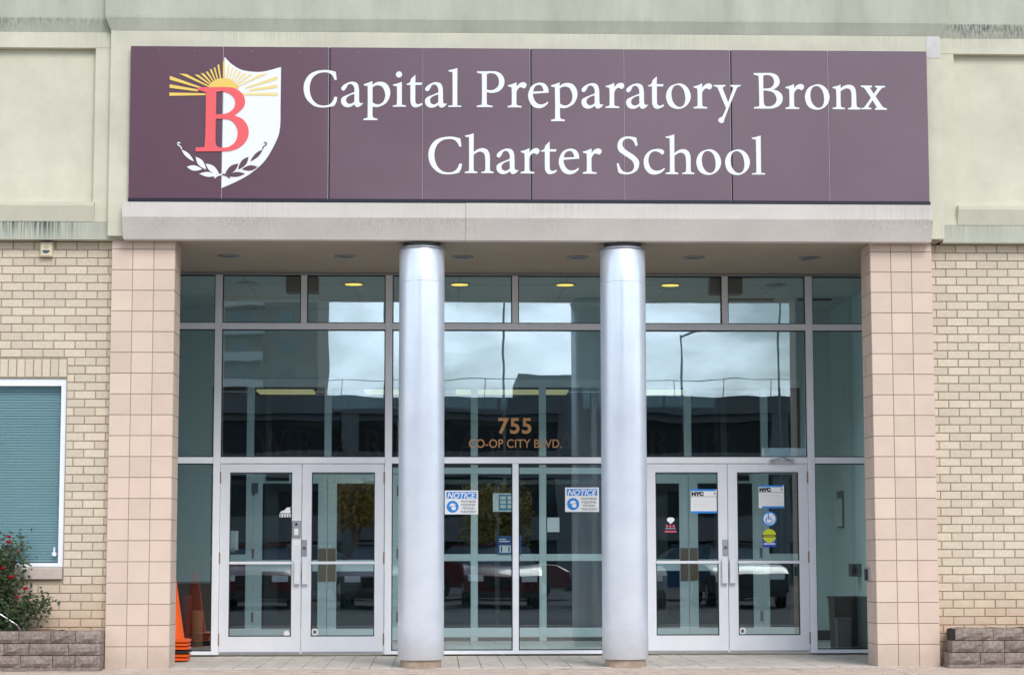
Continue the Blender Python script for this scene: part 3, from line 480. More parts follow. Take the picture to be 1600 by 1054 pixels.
# --- inner storefront (between vestibule and lobby)
IC = 0.888; IY0, IY1 = 5.85, 5.95
im = sorted([IC+s*v for s in (-1, 1) for v in (0.4265, 1.31, 2.249, 3.212)])
cbox('inner_header', m_in, bld, -2.80, 4.56, IY0, IY1, 3.146, 3.250)
cbox('inner_door_head', m_in, bld, -2.80, 4.56, IY0, IY1, 2.062, 2.140)
for x in im: cbox('inner_mullion', m_in, bld, x-0.044, x+0.044, IY0+0.002, IY1, 2.141, 3.145)
for i in (0, 2, 3, 4, 5, 7): cbox('inner_mullion', m_in, bld, im[i]-0.044, im[i]+0.044, IY0+0.002, IY1, 0.0, 2.061)
lo = [(-2.80, im[0]-0.045), (im[2]+0.045, im[3]-0.045), (im[3]+0.045, im[4]-0.045), (im[4]+0.045, im[5]-0.045), (im[7]+0.045, 4.56)]
for a, b in lo:
    cbox('inner_rail', m_in, bld, a, b, IY0+0.004, IY1, 0.982, 1.068); cbox('inner_rail', m_in, bld, a, b, IY0+0.004, IY1, 0.045, 0.158); box('inner_base', m_black, bld, a, b, IY0+0.012, IY1, 0.0, 0.044)
    pane(a, b, 0.159, 0.981, 5.90, g_in); pane(a, b, 1.069, 2.061, 5.90, g_in)
ed = [-2.80]+[v for x in im for v in (x-0.0445, x+0.0445)]+[4.56]
for i in range(0, len(ed), 2): pane(ed[i], ed[i+1], 2.141, 3.145, 5.90, g_in)
for (a, b, h) in ((im[0]+0.046, im[1]-0.003, -1), (im[1]+0.003, im[2]-0.046, 1), (im[5]+0.046, im[6]-0.003, -1), (im[6]+0.003, im[7]-0.046, 1)):
    s = 0.112
    m = MB().box(a, a+s, 5.86, 5.905, 0.012, 2.055).box(b-s, b, 5.86, 5.905, 0.012, 2.055)
    for z0, z1 in ((1.945, 2.054), (0.86, 1.0), (0.013, 0.15)): m.box(a+s+0.0003, b-s-0.0003, 5.861, 5.904, z0, z1)
    d = m.build('inner_door', m_in, bld)
    pane(a+s, b-s, 0.151, 0.859, 5.885, g_in, d); pane(a+s, b-s, 1.001, 1.944, 5.885, g_in, d)
    px = b-s+0.006 if h < 0 else a+0.006
    box('push_plate', m_bronze, d, px, px+0.098, 5.852, 5.8595, 0.735, 1.14)
    hx = a+0.30 if h < 0 else b-0.30
    box('door_closer', m_black if h < 0 or a > 2 else m_in, d, hx-0.14, hx+0.14, 5.80, 5.859, 1.975, 2.052)
    ex = a+0.01 if h < 0 else b-0.01
    for hz in (0.3, 1.08, 1.85): box('hinge', m_bronze, d, ex-0.022, ex+0.006, 5.846, 5.8595, hz-0.06, hz+0.06)
box('card_reader', m_steel, bld, -2.302, -2.221, 5.838, 5.8485, 1.822, 1.949)
# gold letters on the lobby wall
CAP = {
 'W': [[(0,1),(.3,1),(.3,.95),(.23,.93),(.42,.3),(.6,.8),(.56,.93),(.5,.95),(.5,1),(.8,1),(.8,.95),(.73,.93),(.9,.3),(1.08,.93),(1.0,.95),(1.0,1),(1.25,1),(1.25,.95),(1.17,.93),(.9,0),(.84,0),(.62,.62),(.42,0),(.36,0),(.08,.93),(0,.95)]],
 'E': [[(0,0),(.58,0),(.62,.25),(.57,.25),(.5,.06),(.25,.06),(.25,.48),(.42,.48),(.46,.38),(.5,.38),(.5,.66),(.46,.66),(.42,.55),(.25,.55),(.25,.94),(.48,.94),(.54,.78),(.58,.78),(.56,1),(0,1),(0,.95),(.1,.93),(.1,.07),(0,.05)]],
 'A': [[(0,0),(.26,0),(.26,.05),(.17,.07),(.25,.33),(.56,.33),(.64,.07),(.55,.05),(.55,0),(.9,0),(.9,.05),(.81,.07),(.5,1),(.42,1),(.09,.07),(0,.05)],[(.27,.4),(.4,.78),(.53,.4)]],
 'R': [[(0,0),(.35,0),(.35,.05),(.25,.07),(.25,.46),(.34,.46),(.6,0),(.85,0),(.85,.05),(.77,.07),(.5,.5),(.65,.6),(.68,.75),(.6,.92),(.42,1),(0,1),(0,.95),(.1,.93),(.1,.07),(0,.05)],[(.25,.53),(.38,.53),(.5,.63),(.52,.75),(.46,.9),(.36,.94),(.25,.94)]],
 'P': [[(0,0),(.35,0),(.35,.05),(.25,.07),(.25,.42),(.42,.42),(.6,.52),(.68,.72),(.6,.92),(.42,1),(0,1),(0,.95),(.1,.93),(.1,.07),(0,.05)],[(.25,.49),(.38,.49),(.5,.6),(.52,.73),(.46,.9),(.36,.94),(.25,.94)]],
 'C': [[(.8,.2),(.75,.08),(.5,-.02),(.3,.03),(.1,.2),(.0,.5),(.1,.8),(.3,.97),(.5,1.02),(.75,.95),(.78,.72),(.73,.72),(.64,.9),(.48,.95),(.32,.9),(.2,.75),(.16,.5),(.22,.25),(.34,.1),(.5,.05),(.66,.1),(.76,.23)]],
 'I': [[(0,0),(.35,0),(.35,.05),(.25,.07),(.25,.93),(.35,.95),(.35,1),(0,1),(0,.95),(.1,.93),(.1,.07),(0,.05)]],
 'T': [[(.2,0),(.58,0),(.58,.05),(.46,.07),(.46,.93),(.62,.93),(.7,.76),(.75,.76),(.74,1),(.03,1),(.02,.76),(.07,.76),(.15,.93),(.32,.93),(.32,.07),(.2,.05)]],
 'L': [[(0,0),(.58,0),(.63,.27),(.58,.27),(.5,.07),(.25,.07),(.25,.93),(.35,.95),(.35,1),(0,1),(0,.95),(.1,.93),(.1,.07),(0,.05)]],
 '!': [[(.08,.28),(.14,.28),(.2,1),(.02,1)],[(.04,0),(.18,0),(.18,.14),(.04,.14)]]}
tx = -2.62
for ch in 'WE ARE CAPITAL PREP!':
    if ch == ' ': tx += 0.20; continue
    flat_shape('letter', CAP[ch], m_gold2, lob, tx, 9.992, 2.47, 0.008, 0.37); tx += (max(p[0] for p in CAP[ch][0])+0.29)*0.37

# ================================================================== sign over the entrance
SX0, SX1, SZ0, SZ1 = -2.995, 4.828, 4.498, 6.000
sg = box('school_sign', m_navy, None, SX0, SX1, -0.150, -0.1005, 4.472, SZ1); tag(sg, 'long plum coloured school name sign above the entrance', 'sign')
box('sign_bottom_edge', m_navy, sg, SX0-0.004, SX1+0.004, -0.178, -0.1503, 4.468, 4.496)
seams = [SX0, -2.097, -1.068, -0.148, 0.901, 1.827, 2.871, 3.842, SX1]
for i in range(8):
    a, b = seams[i], seams[i+1]; g0 = 0.015 if i in (2, 4, 6) else 0.003
    y = -0.1700+(0.0006 if i % 2 else 0)
    p = MB().cbox(a+(g0 if i else 0), b-0.003, y, -0.152, SZ0, SZ1, c=0.0025).build('sign_panel', m_sign, sg)
    for sx in (a+0.28, b-0.28):
        MB().disc_y(sx, y-0.004, y-0.0005, SZ1-0.045, 0.008, 10).build('rivet', m_steel, p)
    if i:
        box('seam_strip', m_seam, sg, a-0.0025, a+0.0012, -0.1715, -0.1525, SZ0, SZ1-0.001)
LY = -0.1745
def loops(gl): return [smooth_loop(l) for l in gl]
gcache = {}
for z, row in LINES:
    for ch, x in row:
        if ch not in gcache: o = flat_shape('letter', loops(GLYPH[ch]), m_white, sg, x, LY, z, 0.003); gcache[ch] = o.data
        else: inst(gcache[ch], 'letter', (x, LY, z), sg)
emb = flat_shape('emblem_shield', loops(EMBLEM['shield']), m_white, sg, 0, LY, 0, 0.003)
flat_shape('emblem_sun', loops(EMBLEM['sun']), m_yel, emb, 0, LY-0.0035, 0, 0.003)
for r in RAYS_L: flat_shape('ray', [smooth_loop(r)], m_yel, emb, 0, LY-0.0032, 0, 0.002)
for r in RAYS_R: flat_shape('ray', [smooth_loop(r)], m_pale, emb, 0, LY-0.0032, 0, 0.002)
flat_shape('emblem_letter', loops(EMBLEM['B']), m_red, emb, 0, LY-0.007, 0, 0.003)
for k, r in enumerate(LAUREL_L): flat_shape('laurel_leaf', [smooth_loop(r)], m_white, emb, 0, LY-0.0030-0.0002*k, 0, 0.002)
for k, r in enumerate(LAUREL_R): flat_shape('laurel_leaf', [smooth_loop(r)], m_sign, emb, 0, LY-0.0035-0.0002*k, 0, 0.002)

# ================================================================== brick walls
CR, BL, JT = 0.0813, 0.2063, 0.0095
bm_cache = {}
def brick_data(wd, ht):
    k = (round(wd, 3), round(ht, 3))
    if k not in bm_cache:
        o = MB().cbox(-k[0]/2, k[0]/2, -0.045, 0.045, -k[1]/2, k[1]/2, c=0.003).build('brick', m_brick, origin=(0, 0, 0)); bm_cache[k] = o.data; bpy.data.objects.remove(o)
    return bm_cache[k]
def brick_wall(xa, xb, label, view, opening, ztop=4.113):
    root = None
    parts = []
    if opening:
        ox0, ox1, oz0, oz1, sz1 = opening
        m = MB().box(xa, ox0, 0.109, 0.38, -0.02, ztop).box(ox1, xb, 0.109, 0.38, -0.02, ztop).box(ox0, ox1, 0.109, 0.38, -0.02, oz0).box(ox0, ox1, 0.109, 0.38, oz1, ztop)
    else: m = MB().box(xa, xb, 0.109, 0.38, -0.02, ztop)
    root = m.build('brick_wall', m_mortar); tag(root, label, 'wall')
    rest = MB(); n = 0
    def put(x0, x1, z0, z1):
        nonlocal n
        if x1-x0 < 0.022 or z1-z0 < 0.02: return
        jx, jy = rnd.uniform(-0.001, 0.001), rnd.uniform(-0.0015, 0.0015)
        if view[0] < x1 and x0 < view[1] and z1 > 0.2:
            o = inst(brick_data(round((x1-x0)/0.004)*0.004, z1-z0), 'brick', ((x0+x1)/2+jx, 0.145+jy, (z0+z1)/2), root); n += 1
        else: rest.cbox(x0, x1, 0.1+jy, 0.15, z0, z1, c=0.003)
    c = 0; z = ztop-CR*51
    while z < ztop-0.01:
        off = (0.5 if c % 2 else 0.0)*BL
        z0, z1 = max(z+JT/2, -0.01), min(z+CR-JT/2, ztop)
        x = math.floor((xa-off)/BL)*BL+off-0.02
        while x < xb:
            x0, x1 = max(x+JT/2, xa), min(x+BL-JT/2, xb)
            if opening and z1 > oz0+0.005 and z0 < sz1-0.005 and x0 < ox1+JT:
                if x1 > ox1+JT and not x1 < ox0: put(max(x0, ox1+JT), x1, z0, z1)
                elif x1 < ox0: put(x0, x1, z0, z1)
            else: put(x0, x1, z0, z1)
            x += BL
        z += CR; c += 1
    if opening:                                          # soldier course over the window
        x = ox1
        while x > ox0:
            put(x-0.0813+JT, x, oz1+0.012, sz1-0.006); x -= 0.0813
    if rest.v: tag(rest.build('brick_far', m_brick, root), kind='stuff')
    return root
WX0, WX1, WZ0, WZ1 = -5.95, -3.604, 0.826, 2.772
wl = brick_wall(-11, -3.173, 'cream brick wall with the blinds window, left of the entrance', (-4.42, -3.1), (WX0, WX1, WZ0, WZ1, 2.962))
wr = brick_wall(4.876, 12.5, 'plain cream brick wall right of the entrance above the stepped blocks', (4.8, 5.95), None)
# window with blinds
FY = 0.125
wf = MB().box(WX0+0.003, WX1-0.003, FY, FY+0.12, 2.700, WZ1-0.003).box(WX0+0.003, WX0+0.05, FY, FY+0.12, 0.954, 2.6995).box(WX1-0.050, WX1-0.003, FY, FY+0.12, 0.954, 2.6995)
wf.box(WX0+0.0503, WX1-0.0503, FY, FY+0.12, 0.954, 0.990).box(-4.80, -4.75, FY, FY+0.12, 0.9903, 2.6997)
win = wf.build('window', m_alu, wl)
MB().prism_x([(0.07,0.835),(0.07,0.935),(0.13,0.952),(0.30,0.952),(0.30,0.835)], WX0+0.003, WX1-0.002).build('window_sill', m_sill, win)
for a, b in ((WX0+0.05, -4.80), (-4.75, WX1-0.05)):
    pane(a, b, 0.99, 2.6998, 0.185, g_win, win)
    bl = MB(); z = 1.0
    while z < 2.69:
        bl.add([(a+0.004,0.235,z),(b-0.004,0.235,z),(b-0.004,0.252,z+0.0235),(a+0.004,0.252,z+0.0235),(a+0.004,0.2365,z-0.001),(b-0.004,0.2365,z-0.001),(b-0.004,0.2535,z+0.0225),(a+0.004,0.2535,z+0.0225)], [(0,1,2,3),(7,6,5,4),(0,4,5,1),(2,6,7,3)]); z += 0.0262
    bl.build('blind', m_blind, win)
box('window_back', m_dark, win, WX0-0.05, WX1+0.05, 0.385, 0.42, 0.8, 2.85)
MB().disc_y(-3.70, 0.170, 0.181, 1.075, 0.022, 14).box(-3.708,-3.692,0.170,0.181,1.097,1.14).build('window_decal', m_white, win)

# alarm box high on the left wall
ab = empty('alarm_box', (-3.814, 0.09, 3.955), 'small cream alarm box with grey lens high on left brick wall', 'alarm')
MB().cbox(-3.872, -3.756, 0.035, 0.099, 3.955, 4.10, c=0.012).build('housing', M('ivory_plastic', (0.72,0.66,0.46), 0.5), ab)
MB().loft([[(-3.814+0.036*math.cos(t)*s, 0.034-d, 3.993+0.022+0.026*math.sin(t)*s) for t in [math.pi+i*math.pi/12 for i in range(13)]] for s, d in ((1, 0), (0.85, 0.014), (0.5, 0.02))]).build('lens', M('grey_lens', (0.10,0.14,0.17), 0.25), ab)
MB().disc_y(-3.814, 0.030, 0.0349, 4.055, 0.024, 20).build('speaker_grille', M('ivory_shade', (0.55,0.5,0.33), 0.6), ab)

# ================================================================== planters
def rock_mesh(wd, ht, dp, seed):
    r = random.Random(seed); nx, nz = 5, 3; v = []; f = []
    for j in range(nz+1):
        for i in range(nx+1):
            e = i in (0, nx) or j in (0, nz)
            v.append((-wd/2+wd*i/nx, -(0.0 if e else r.uniform(0.012, 0.038)), ht*j/nz))
    for j in range(nz):
        for i in range(nx): a = j*(nx+1)+i; f.append((a, a+1, a+nx+2, a+nx+1))
    k = len(v); v += [(-wd/2,dp,0),(wd/2,dp,0),(wd/2,dp,ht),(-wd/2,dp,ht)]; tl_, tr_ = nz*(nx+1), nz*(nx+1)+nx
    f += [tuple([k, k+1]+list(range(nx, -1, -1))), tuple([k+3, k+2]+list(range(tr_, tl_-1, -1)))[::-1], tuple([k, k+3]+[j*(nx+1) for j in range(nz, -1, -1)]), tuple([k+1, k+2]+[j*(nx+1)+nx for j in range(nz, -1, -1)]), (k, k+1, k+2, k+3)]
    b = MB().add(v, f); o = b.build('block', m_block, origin=(0,0,0)); me = o.data; bpy.data.objects.remove(o); return me
BW = [0.235, 0.30, 0.37, 0.21]
rocks = [[rock_mesh(wd-0.006, 0.108, 0.24, 10*i+s) for s in range(3)] for i, wd in enumerate(BW)]
def planter(xa, xb, label, step, y0):
    root = empty('planter_wall', ((xa+xb)/2, y0, 0), label, 'planter')
    for c in range(3):
        a, b = (xa+(0.034*c if step else 0), xb); x = a if step else b
        k = c
        while (x < b if step else x > a):
            i = rnd.choice((0, 1, 2, 0, 1, 3)) ; wd = BW[i]
            cx = x+wd/2 if step else x-wd/2
            inst(rnd.choice(rocks[i]), 'block', (cx, y0+0.012*c+rnd.uniform(-0.006, 0.006), 0.012+0.114*c), root)
            x += wd if step else -wd
    box('core', m_rubber, root, xa+0.04 if step else xa, xb-0.0 if step else xb-0.04, y0+0.05, y0+0.23, -0.01, 0.345)
    box('footing', m_block, root, xa-0.01 if step else xa, xb if step else xb, y0-0.012, y0+0.2, -0.02, 0.011)
    m = MB(); nx = 40
    for i in range(nx+1):
        for j in range(4): m.v.append((xa+0.06+(xb-xa-0.1)*i/nx, y0+0.2+(0.098-y0-0.2)*j/3, 0.325+rnd.uniform(0, 0.035)))
    for i in range(nx):
        for j in range(3): m.f.append((i*4+j, (i+1)*4+j, (i+1)*4+j+1, i*4+j+1))
    m.build('soil', m_soil, root)
    return root
planter(-8.0, -3.176, 'low purplish grey block planter wall against left tiled pier', False, -0.24)
planter(4.905, 9.0, 'low purplish grey block planter wall with stepped end, right side', True, -0.22)

# rose bush in the left planter
bush = empty('rose_bush', (-4.25, -0.02, 0.34), 'leafy rose bush with red flowers in the left planter', 'bush')
br = random.Random(21); tips = []; st = MB()
for k in range(34):
    a = br.uniform(0, 2*math.pi); h = br.uniform(0.35, 1.1); s = br.uniform(0.15, 0.42)
    p0 = Vector((-4.27+br.uniform(-0.08,0.08), -0.03+br.uniform(-0.04,0.04), 0.33)); pts = [p0]
    for q in range(1, 6):
        t = q/5; pts.append(p0+Vector((math.cos(a)*s*t**1.4, math.sin(a)*s*0.42*t**1.4, h*t*(1-0.12*t)))+Vector((br.uniform(-.02,.02), br.uniform(-.02,.02), 0)))
    pts = [Vector((p.x, min(p.y, 0.06), p.z)) for p in pts]
    st.tube(pts, [0.008,0.007,0.006,0.005,0.004,0.002], 5); tips.append(pts)
for dx, dz in ((0.56,0.50),(0.50,0.38),(0.42,0.30),(0.60,0.44),(0.36,0.16),(0.46,0.22)):  # low sprays reaching right
    p0 = Vector((-4.25,-0.03,0.36)); pts = [p0+Vector((dx*t, -0.10*t, dz*t**0.8*0.6)) for t in (0,.2,.4,.6,.8,1)]
    st.tube(pts, [0.007,0.006,0.005,0.004,0.003,0.002], 5); tips.append(pts)
st.build('stem', m_stem, bush)
lf = MB()
for pts in tips:
    for q in range(1, 6):
        for _ in range(30):
            c = pts[q]*1.0+(pts[q-1]-pts[q])*br.random()+Vector((br.gauss(0,.05), br.gauss(0,.04), br.gauss(0,.05)))
            c.y = min(c.y, 0.075)
            d = Vector((br.gauss(0,1), br.gauss(0,1), br.gauss(0,.7))).normalized(); u = d.cross(Vector((br.gauss(0,1), br.gauss(0,1), br.gauss(0,1)))).normalized()
            L_ = br.uniform(0.03, 0.062); n_ = d.cross(u)
            lf.add([c, c+d*L_*0.5+u*L_*0.30+n_*0.004, c+d*L_, c+d*L_*0.5-u*L_*0.30+n_*0.004], [(0,1,2),(0,2,3)])
tag(lf.build('leaf', m_leaf, bush), kind='stuff')
def rose(x, y, z, s):
    m = MB()
    for ringn, (nr, rad, ht) in enumerate(((3, .35, .9), (5, .65, .8), (6, 1.0, .5))):
        for i in range(nr):
            a = 2*math.pi*i/nr+ringn*0.5; ca, sa = math.cos(a), math.sin(a); t = Vector((-sa, ca, 0)); o_ = Vector((ca, sa, 0)); c = Vector((x, y, z))
            p = [c+t*s*.12, c+o_*s*rad*.6+t*s*.5+Vector((0,0,s*ht*.5)), c+o_*s*rad+t*s*.25+Vector((0,0,s*ht)), c+o_*s*rad-t*s*.25+Vector((0,0,s*ht)), c+o_*s*rad*.6-t*s*.5+Vector((0,0,s*ht*.5)), c-t*s*.12]
            m.add(p, [(0,1,2,3,4,5)])
    m.build('flower', m_rose, bush)
for x, z, s in ((-4.075,1.175,.030),(-4.070,1.225,.028),(-4.04,0.845,.030),(-3.905,0.735,.032),(-4.20,1.02,.026),(-4.33,1.28,.028),(-4.12,0.93,.028),(-4.26,0.80,.026),(-3.98,0.66,.024),(-3.985,1.09,.018),(-4.17,0.62,.02)): rose(x, -0.16, z, s)
tag(MB().tube([(-4.30,-0.10,0.60),(-3.985,-0.12,0.405),(-3.94,-0.11,0.34)], 0.010, 10).build('metal_stake', m_chrome), 'thin bare metal stake leaning beneath the rose bush', 'stake')

# ================================================================== cones behind the left pier
order = ['topmost', 'second from the top', 'third from the top', 'fourth from the top', 'fifth from the top', 'bottom cone']
cz = 0.0
cone_mesh = None
for k in range(6):
    z = (5-k)*0.037; x, y = -2.712+rnd.uniform(-.006,.006), 1.40+rnd.uniform(-.006,.006)
    c = empty('traffic_cone', (x, y, z), ('orange traffic cone, topmost of the nested stack by left pier' if k == 0 else 'orange traffic cone base, %s in the nested stack' % order[k].replace('bottom cone', 'lowest')), 'cone', 'nested traffic cones')
    MB().lathe(x, y, [(0.135,z+0.028),(0.128,z+0.04),(0.028,z+0.70),(0.022,z+0.705),(0.018,z+0.70),(0.118,z+0.04),(0.125,z+0.028)], 36).build('body', m_orange, c, True)
    m = MB(); q = 0.185; cc = 0.04
    pl = [(x-q+cc,y-q),(x+q-cc,y-q),(x+q,y-q+cc),(x+q,y+q-cc),(x+q-cc,y+q),(x-q+cc,y+q),(x-q,y+q-cc),(x-q,y-q+cc)]
    m.loft([[(a, b, z) for a, b in pl], [(a, b, z+0.018) for a, b in pl], [(x+(a-x)*.86, y+(b-y)*.86, z+0.0275) for a, b in pl]])
    m.build('base', m_rubber if k in (3,) else m_orange, c)

# ================================================================== things in the vestibule
cab = empty('low_cabinet', (-2.92, 4.8, 0), 'dark low cabinet behind left side pane', 'cabinet')
MB().cbox(-3.235, -2.58, 4.62, 5.05, 0.05, 0.72, c=0.01).build('carcass', m_black, cab); MB().cbox(-3.242, -2.57, 4.60, 5.06, 0.721, 0.745, c=0.006).build('top', m_steel, cab); box('plinth', m_black, cab, -3.22, -2.6, 4.66, 5.02, 0, 0.049)
for x, h, col, nm in ((-3.06, 0.52, (0.30,0.25,0.19), 'tan'), (-2.92, 0.60, (0.16,0.03,0.04), 'maroon'), (-2.79, 0.42, (0.30,0.15,0.09), 'brown')):
    mm_ = M('mat_'+nm, col, 0.95, var=0.2, vscale=30, bump=0.4)
    r_ = MB().lathe(x, 4.42, [(0.02,0.0),(0.062,0.0),(0.066,0.02),(0.064,h*0.5),(0.066,h-0.02),(0.06,h),(0.035,h),(0.02,h-0.015)], 22).build('rolled_mat', mm_, None, True)
    tag(r_, '%s rolled mat standing upright in front of dark low cabinet' % nm, 'mat')
bn_ = empty('waste_bin', (4.63, 3.3, 0), 'black waste bin inside the right side pane', 'bin')
MB().loft([[(4.45,3.12,0.0),(4.80,3.12,0.0),(4.80,3.46,0.0),(4.45,3.46,0.0)],[(4.43,3.10,0.56),(4.82,3.10,0.56),(4.82,3.48,0.56),(4.43,3.48,0.56)]]).build('body', m_black, bn_)
MB().cbox(4.42, 4.83, 3.09, 3.49, 0.561, 0.59, c=0.008).build('rim', m_black, bn_)
gb = empty('small_box', (4.50, 3.0, 0), 'small grey box on the floor before the black bin', 'box'); MB().cbox(4.43,4.58,2.94,3.06,0,0.34,c=0.006).build('carton', m_steel, gb); MB().cbox(4.425,4.585,2.935,3.065,0.341,0.36,c=0.004).build('lid', m_steel, gb)
for xa, xb, wh in ((-1.665,-1.313,'left'), (3.018,3.371,'right')):
    s_ = empty('ceiling_speaker', ((xa+xb)/2, 2.70, 3.93), 'black box hung at the vestibule ceiling above the %s doors' % wh, 'speaker')
    MB().cbox(xa, xb, 2.58, 2.80, 3.93, 4.105, c=0.008).build('cabinet', m_black, s_); box('grille', m_black, s_, xa+0.03, xb-0.03, 2.574, 2.5795, 3.95, 4.085); box('bracket', m_steel, s_, (xa+xb)/2-0.05, (xa+xb)/2+0.05, 2.64, 2.74, 4.106, 4.1195)
ob = empty('wall_outlet_box', (4.89, 4.2, 0.80), 'dark control box on the vestibule right wall', 'control box'); MB().cbox(4.83,4.949,4.12,4.30,0.80,0.95,c=0.008).build('housing', m_steel, ob); box('button', m_black, ob, 4.85, 4.90, 4.112, 4.1195, 0.84, 0.90)
fr = empty('framed_notice', (4.945, 5.3, 1.38), 'narrow framed notice on the vestibule right wall', 'notice'); box('frame', m_steel, fr, 4.93, 4.949, 5.12, 5.48, 1.38, 1.83); box('sheet', m_wall, fr, 4.924, 4.9298, 5.14, 5.46, 1.40, 1.74)
ac = empty('door_button', (4.25, 0.33, 0.79), 'black door opener button on inner side of the right pier', 'button')
MB().box(4.238, 4.2598, 0.27, 0.39, 0.79, 0.93).build('plate', m_chrome, ac); MB().box(4.222, 4.2378, 0.285, 0.375, 0.805, 0.915).build('pad', m_black, ac)
hd = empty('sanitizer_dispenser', (-2.52, 5.82, 1.10), 'white dispenser on the left inner side pane', 'dispenser')
MB().cbox(-2.58,-2.46,5.79,5.894,1.12,1.36,c=0.02).build('housing', m_white, hd); box('nozzle', m_grey, hd, -2.545, -2.495, 5.80, 5.86, 1.095, 1.1195)

# ================================================================== notices and stickers
GY = 2.3875; FYG = 2.4115
def notice(x0, x1, z0, z1, y, label):
    s = box('notice_sign', m_paper, None, x0, x1, y, y+0.003, z0, z1); tag(s, label, 'notice')
    wd, h = x1-x0, z1-z0
    box('header', m_blue, s, x0+wd*.05, x1-wd*.05, y-0.0012, y-0.0002, z1-h*.34, z1-h*.06)
    text('header_text', 'NOTICE', h*.315, m_white, s, (x0+x1)/2-0.008, y-0.0030, z1-h*.315, bold=0.002, shear=0.25, align='CENTER')
    ic = MB().disc_y(x0+wd*.235, y-0.0012, y-0.0002, z0+h*.32, h*.25, 32).build('mask_icon', m_blue, s)
    c = (x0+wd*.235, z0+h*.32); q = h*.25
    hp = [(-.35,-.15),(-.25,.35),(.1,.52),(.42,.35),(.5,.05)]
    flat_shape('face', [[(a*q, b*q) for a, b in [(-.55,.05),(-.38,.45),(.05,.62),(.42,.42),(.5,.15),(-.2,.08)]]], m_white, ic, c[0], y-0.0026, c[1], 0.001)
    flat_shape('mask', [[(a*q, b*q) for a, b in [(-.2,0),(.5,.05),(.58,-.2),(.45,-.55),(.05,-.6),(-.2,-.35)]]], m_white, ic, c[0], y-0.0026, c[1], 0.001)
    for i, t in enumerate(('FACE MASK', 'REQUIRED', 'BEYOND', 'THIS POINT')):
        text('line', t, h*.125, m_grey, s, x0+wd*.71, y-0.0022, z0+h*(.50-.145*i), bold=0.0012, align='CENTER')
notice(0.082, 0.442, 1.495, 1.752, FYG-0.012, 'blue and white face mask notice beside the left column')
notice(1.385, 1.752, 1.521, 1.784, FYG-0.012, 'blue and white face mask notice beside the right column')
def nyc(x0, x1, z0, z1, label, tilt):
    s = box('permit_card', m_paper, None, x0, x1, GY, GY+0.002, z0, z1); tag(s, label, 'card'); h = z1-z0; wd = x1-x0
    box('top_band', m_blue, s, x0-0.001, x1-0.012, GY-0.0012, GY-0.0002, z1-h*.075, z1+0.002); box('bottom_band', m_blue, s, x0+(0.12*wd if tilt else 0), x1+0.002, GY-0.0012, GY-0.0002, z0-0.002, z0+h*.08)
    text('heading', 'NYC', h*.21, m_ink, s, x0+wd*.03, GY-0.0024, z1-h*.265, bold=0.005, xscale=1.15)
    box('rule', m_grey, s, x0, x1-0.004, GY-0.0011, GY-0.0002, z1-h*.325, z1-h*.30)
    box('seal', m_grey, s, x1-wd*.12, x1-wd*.05, GY-0.0011, GY-0.0002, z1-h*.22, z1-h*.13)
    for i in range(5): box('line', m_grey, s, x0+wd*.06, x1-wd*(.08+.1*(i % 3)), GY-0.0010, GY-0.0002, z0+h*(.18+.095*i), z0+h*(.18+.095*i)+0.002)
nyc(2.749, 3.033, 1.507, 1.763, 'white permit card with blue edges on the third door from the left', False)
nyc(3.490, 3.766, 1.561, 1.805, 'white permit card above the wheelchair sticker on the rightmost door', True)
ws = MB().disc_y(3.604, GY, GY+0.002, 1.444, 0.080, 40).build('wheelchair_sticker', m_blue); tag(ws, 'round blue and white wheelchair access sticker on rightmost door', 'sticker')
MB().disc_y(3.604, GY-0.0012, GY-0.0002, 1.444, 0.064, 36).build('white_disc', m_white, ws)
wy = GY-0.0035
m = MB(); cx, czz = 3.598, 1.425; n = 26
ri, ro = 0.028, 0.038; a0, a1 = R(120), R(345)
rg = [[(cx+r*math.cos(a0+(a1-a0)*i/n), wy, czz+r*math.sin(a0+(a1-a0)*i/n)) for r in (ri, ro)] for i in range(n+1)]
for i in range(n): m.add([rg[i][0], rg[i][1], rg[i+1][1], rg[i+1][0]]+[(p[0], wy+0.001, p[2]) for p in (rg[i][0], rg[i][1], rg[i+1][1], rg[i+1][0])], [(0,1,2,3),(7,6,5,4),(0,4,5,1),(2,6,7,3)])
m.box(3.586,3.597,wy,wy+0.001,1.438,1.490).box(3.5972,3.628,wy,wy+0.001,1.438,1.447).box(3.5972,3.618,wy,wy+0.001,1.459,1.466)
m.add([(3.6282,wy,1.440),(3.6282,wy,1.447),(3.650,wy,1.412),(3.643,wy,1.407),(3.6282,wy+.001,1.440),(3.6282,wy+.001,1.447),(3.650,wy+.001,1.412),(3.643,wy+.001,1.407)], [(0,1,2,3),(7,6,5,4),(0,4,5,1),(1,5,6,2),(2,6,7,3),(3,7,4,0)])
m.build('wheelchair_figure', m_blue, ws); MB().disc_y(3.592, wy, wy+0.001, 1.498, 0.0085, 16).build('wheelchair_head', m_blue, ws)
ls = box('safety_sticker', M('deep_blue', (0.01,0.05,0.45), 0.5), None, 3.526, 3.676, GY, GY+0.002, 1.140, 1.262); tag(ls, 'lime yellow round sticker on blue square on rightmost door', 'sticker')
MB().disc_y(3.601, GY-0.0012, GY-0.0002, 1.260, 0.074, 36).build('lime_disc', m_lime, ls); box('dark_band', m_ink, ls, 3.523, 3.679, GY-0.0022, GY-0.0013, 1.245, 1.272)
for i in range(7): box('band_mark', m_lime, ls, 3.540+i*0.018, 3.550+i*0.018, GY-0.003, GY-0.0023, 1.251, 1.266)
for z in (1.165, 1.178): box('caption', m_white, ls, 3.538, 3.662, GY-0.0010, GY-0.0002, z, z+0.006)
